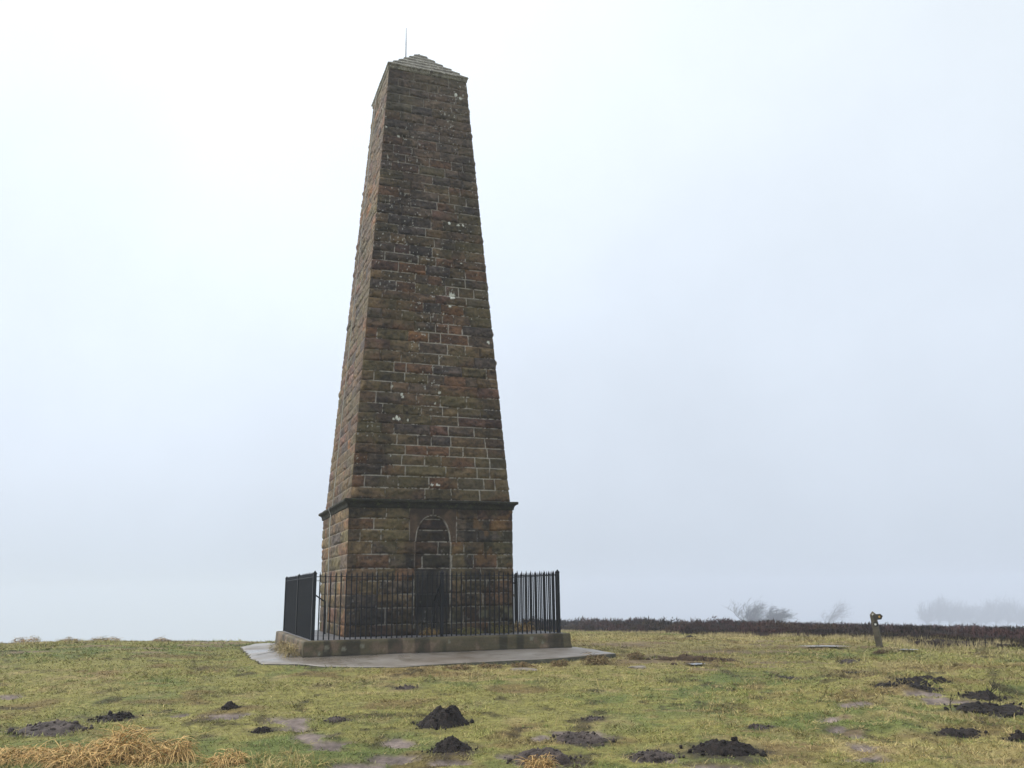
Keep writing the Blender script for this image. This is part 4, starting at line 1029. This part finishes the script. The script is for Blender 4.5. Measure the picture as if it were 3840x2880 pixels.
# ------------------------------------------------------------------ bare saplings and the dead weed
def stems(px, py, hp, label, seed, nb=5, name='bare_sapling', grp='bare saplings by the heather', cat='sapling', lean=0.1, thick=0.012):
    R = random.Random(seed); p = at(px, py); h = hp*1.736/FPX*math.hypot(p[0], p[1])
    root = empty(name, p); tag(root, label, cat, grp)
    mb = MB(); top = Vector((lean*h, 0, h)); mid = Vector((lean*h*0.3, 0.02, h*0.5))
    mb.tube([(0, 0, -0.05), mid, top], [thick, thick*0.7, thick*0.25], 5); mb.build('stem', M_BARK, root)
    mb = MB()
    for k in range(nb):
        t = R.uniform(0.3, 0.95); b0 = mid.lerp(top, (t-0.5)*2) if t > 0.5 else Vector((0, 0, 0)).lerp(mid, t*2)
        a = R.uniform(0, 2*math.pi); l = h*R.uniform(0.2, 0.45)
        m_ = b0+Vector((math.cos(a)*l*0.4+0.05*h, math.sin(a)*l*0.4, l*0.35)); e = b0+Vector((math.cos(a)*l*0.65+0.1*h, math.sin(a)*l*0.5, l*0.9))
        mb.tube([b0, m_, e], [thick*0.6, thick*0.45, thick*0.2], 4)
        for q in range(2):
            a2 = R.uniform(0, 6.28); mb.tube([m_, m_+Vector((math.cos(a2)*l*0.25, math.sin(a2)*l*0.25, l*0.4))], [thick*0.35, thick*0.15], 4)
    mb.build('twigs', M_BARK, root)
stems(2140,1538,54,'dead branched weed leaning right beside the dark molehills',701,9,'dead_weed','dead weeds','weed',0.25,0.007)
stems(2163,1533,40,'thin dead weed just right of the branched one',703,6,'dead_weed','dead weeds','weed',0.1,0.005)
stems(2056,1538,26,'single short dead stalk in the turf left of the branched weed',702,3,'dead_weed','dead weeds','weed',0.02,0.008)
for k, (px, py, hp, lb) in enumerate(((1641,1420,9,'twig'),)): pass
for k, (px, py, hp, lb) in enumerate(((2021,1403,12,'bare sapling nearest the signpost'), (2066,1400,14,'second bare sapling right of the signpost'), (2105,1400,18,'bare sapling left of the tallest pair'), (2130,1400,26,'tallest bare sapling by the heather'), (2166,1404,22,'bare sapling furthest to the right'))):
    stems(px, py, hp, lb, 710+k, 6, thick=0.012)

# ------------------------------------------------------------------ wind-bent trees in the mist
WIND = Vector((1.0, 0.15, 0.0))
def tree(name, px, dist, hpx, wpx, label, seed, grp, lean=0.5, up=0.55, nlimb=9, pale=0.0, bushy=1.0, spread_left=0.25, thick=1.0, fork=0.30):
    """bare tree combed over by the wind: trunk with limbs, and a crown of fine twigs"""
    R = random.Random(seed)
    d = cam_ray(px, 1350); d = d/math.hypot(d[0], d[1]); x0, y0 = d[0]*dist, d[1]*dist
    z0 = float(hground(np.array([x0]), np.array([y0]))[0])
    mp_ = 1.736/FPX*dist
    dv = cam_ray(px, 1352); zt = EYE + dist*(dv[2]/math.hypot(dv[0], dv[1]))    # where the heather skyline cuts it
    H = (zt-z0)+hpx*mp_; Wd_ = wpx*mp_
    root = empty(name, (x0, y0, z0)); tag(root, label, 'tree', grp)
    hidden = max(zt-z0, 0.3)
    mb = MB()
    th_ = hidden+fork*(H-hidden)
    tr = [Vector((0, 0, -0.3)), Vector((0.05*H*lean, 0, th_*0.5)), Vector((0.14*H*lean, 0.1, th_))]
    mb.tube(tr, [0.045*H*0.7, 0.033*H*0.7, 0.024*H*0.7], 7)
    TW = []                      # twig segments: start, end, radius
    def grow(p, dv_, L, rad, lvl):
        n = 3; q = p.copy(); dd = dv_.normalized()
        for s in range(n):
            dd = (dd + WIND*0.10*lean + Vector((R.gauss(0, .16), R.gauss(0, .16), R.gauss(0, .13)))).normalized()
            e = q+dd*L/n
            if lvl <= 1: mb.tube([q, e], [rad*(1-s/n*0.5), rad*(1-(s+1)/n*0.5)], 5, cap=False)
            else: TW.append((q.copy(), e.copy(), rad))
            if lvl < 4:
                for c in range((3 if lvl < 2 else 2)):
                    if R.random() < 0.95*bushy:
                        nd = (dd*0.7+Vector((R.gauss(0, .55), R.gauss(0, .55), R.gauss(0.12, .40)))+WIND*0.16*lean).normalized()
                        grow(q.lerp(e, R.random()), nd, L*R.uniform(0.42, 0.68), rad*0.5, lvl+1)
            q = e
    for k in range(nlimb):
        t = R.uniform(0.55, 1.0); b0 = tr[1].lerp(tr[2], t) if k else tr[2]
        hor = R.uniform(-spread_left, 1.0)
        dv0 = Vector((hor*Wd_*0.6, R.gauss(0, .25)*Wd_*0.5, (H-th_)*R.uniform(0.25, 1.0)*up*1.6))
        grow(b0, dv0, min(dv0.length, 0.62*max(H-th_, Wd_*0.5)), 0.012*H, 1)
    mb.build('trunk', M_BARK, root)
    a = np.array([t[0] for t in TW]); b = np.array([t[1] for t in TW]); rad = np.array([t[2] for t in TW])
    D = b-a; L = np.linalg.norm(D, axis=1); D /= np.maximum(L[:, None], 1e-6)
    c = np.array([0.030, 0.026, 0.024])[None]*(1-pale)+np.array([0.075, 0.070, 0.045])[None]*pale
    V, F, cc = ribbons(a, D, L*1.25, np.maximum(rad*2.0, 0.020*mp_*9)*thick, c.repeat(len(a), 0))
    mesh_obj('crown', V, F, M_TWIG, root, col=cc)
GP = 'wind bent trees in the mist'
tree('bare_tree', 1606, 280, 48, 120, 'nearer wind bent bare tree with a drooping left side, left one of the pair', 801, GP, 1.5, 0.7, 16, spread_left=0.7, thick=1.55, bushy=0.98, fork=0.12)
tree('bare_tree', 1645, 280, 54, 112, 'nearer wind bent bare tree with branches streaming right, right one of the pair', 802, GP, 1.5, 0.8, 14, spread_left=0.15, thick=1.5, bushy=0.98, fork=0.12)
tree('bare_tree', 1783, 560, 40, 120, 'faint lone bare tree between the nearer pair and the signpost', 803, GP, 0.9, 0.7, 9, bushy=0.9, spread_left=0.3, fork=0.15)
for k, (px, hp, w, pl, ds, lb) in enumerate(((1998, 50, 62, 0, 700, 'leftmost tree of the faded row, open twigs showing sky'), (2022, 56, 56, .1, 740, 'tall tree leaning right beside the leftmost tree of the faded row'),
        (2046, 44, 84, .4, 730, 'wide low tree filling the dip in the faded row'), (2072, 49, 70, .5, 760, 'ragged topped tree just left of the middle of the faded row'),
        (2098, 42, 96, .6, 750, 'lowest and broadest tree at the middle of the faded row'), (2124, 48, 74, .5, 775, 'bushy tree just right of the middle of the faded row'),
        (2146, 56, 66, .3, 760, 'tallest spiky tree in the right half of the faded row'), (2172, 50, 80, .5, 780, 'bushy tree right of the tallest spiky one in the faded row'), (2200, 40, 90, .6, 770, 'last low tree of the faded row cut by the picture edge'))):
    tree('bare_tree', px, ds*1.28, hp*1.06, w*1.15, lb, 820+k, 'faded row of trees at the right', 0.7, 0.8, 15, pl, 1.02, 0.6, thick=1.0, fork=0.12)

# ------------------------------------------------------------------ mist: one closed box of thin even haze
mb = MB(); mb.box((-1500, -1500, -90), (1500, 1500, 17.2))
hm, hn, hb = mat_new('haze')
hn.nodes.remove(hb)
pvn = hn.nodes.new('ShaderNodeVolumePrincipled'); pvn.inputs['Density'].default_value = 0.0017
pvn.inputs['Color'].default_value = (0.715, 0.775, 0.87, 1); pvn.inputs['Anisotropy'].default_value = 0.0
hn.links.new(pvn.outputs[0], [q for q in hn.nodes if q.type == 'OUTPUT_MATERIAL'][0].inputs['Volume'])
hz = mb.build('haze', hm); tag(hz, kind='stuff'); hz['label'] = 'pale mist lying over the whole hilltop'; hz['category'] = 'mist'
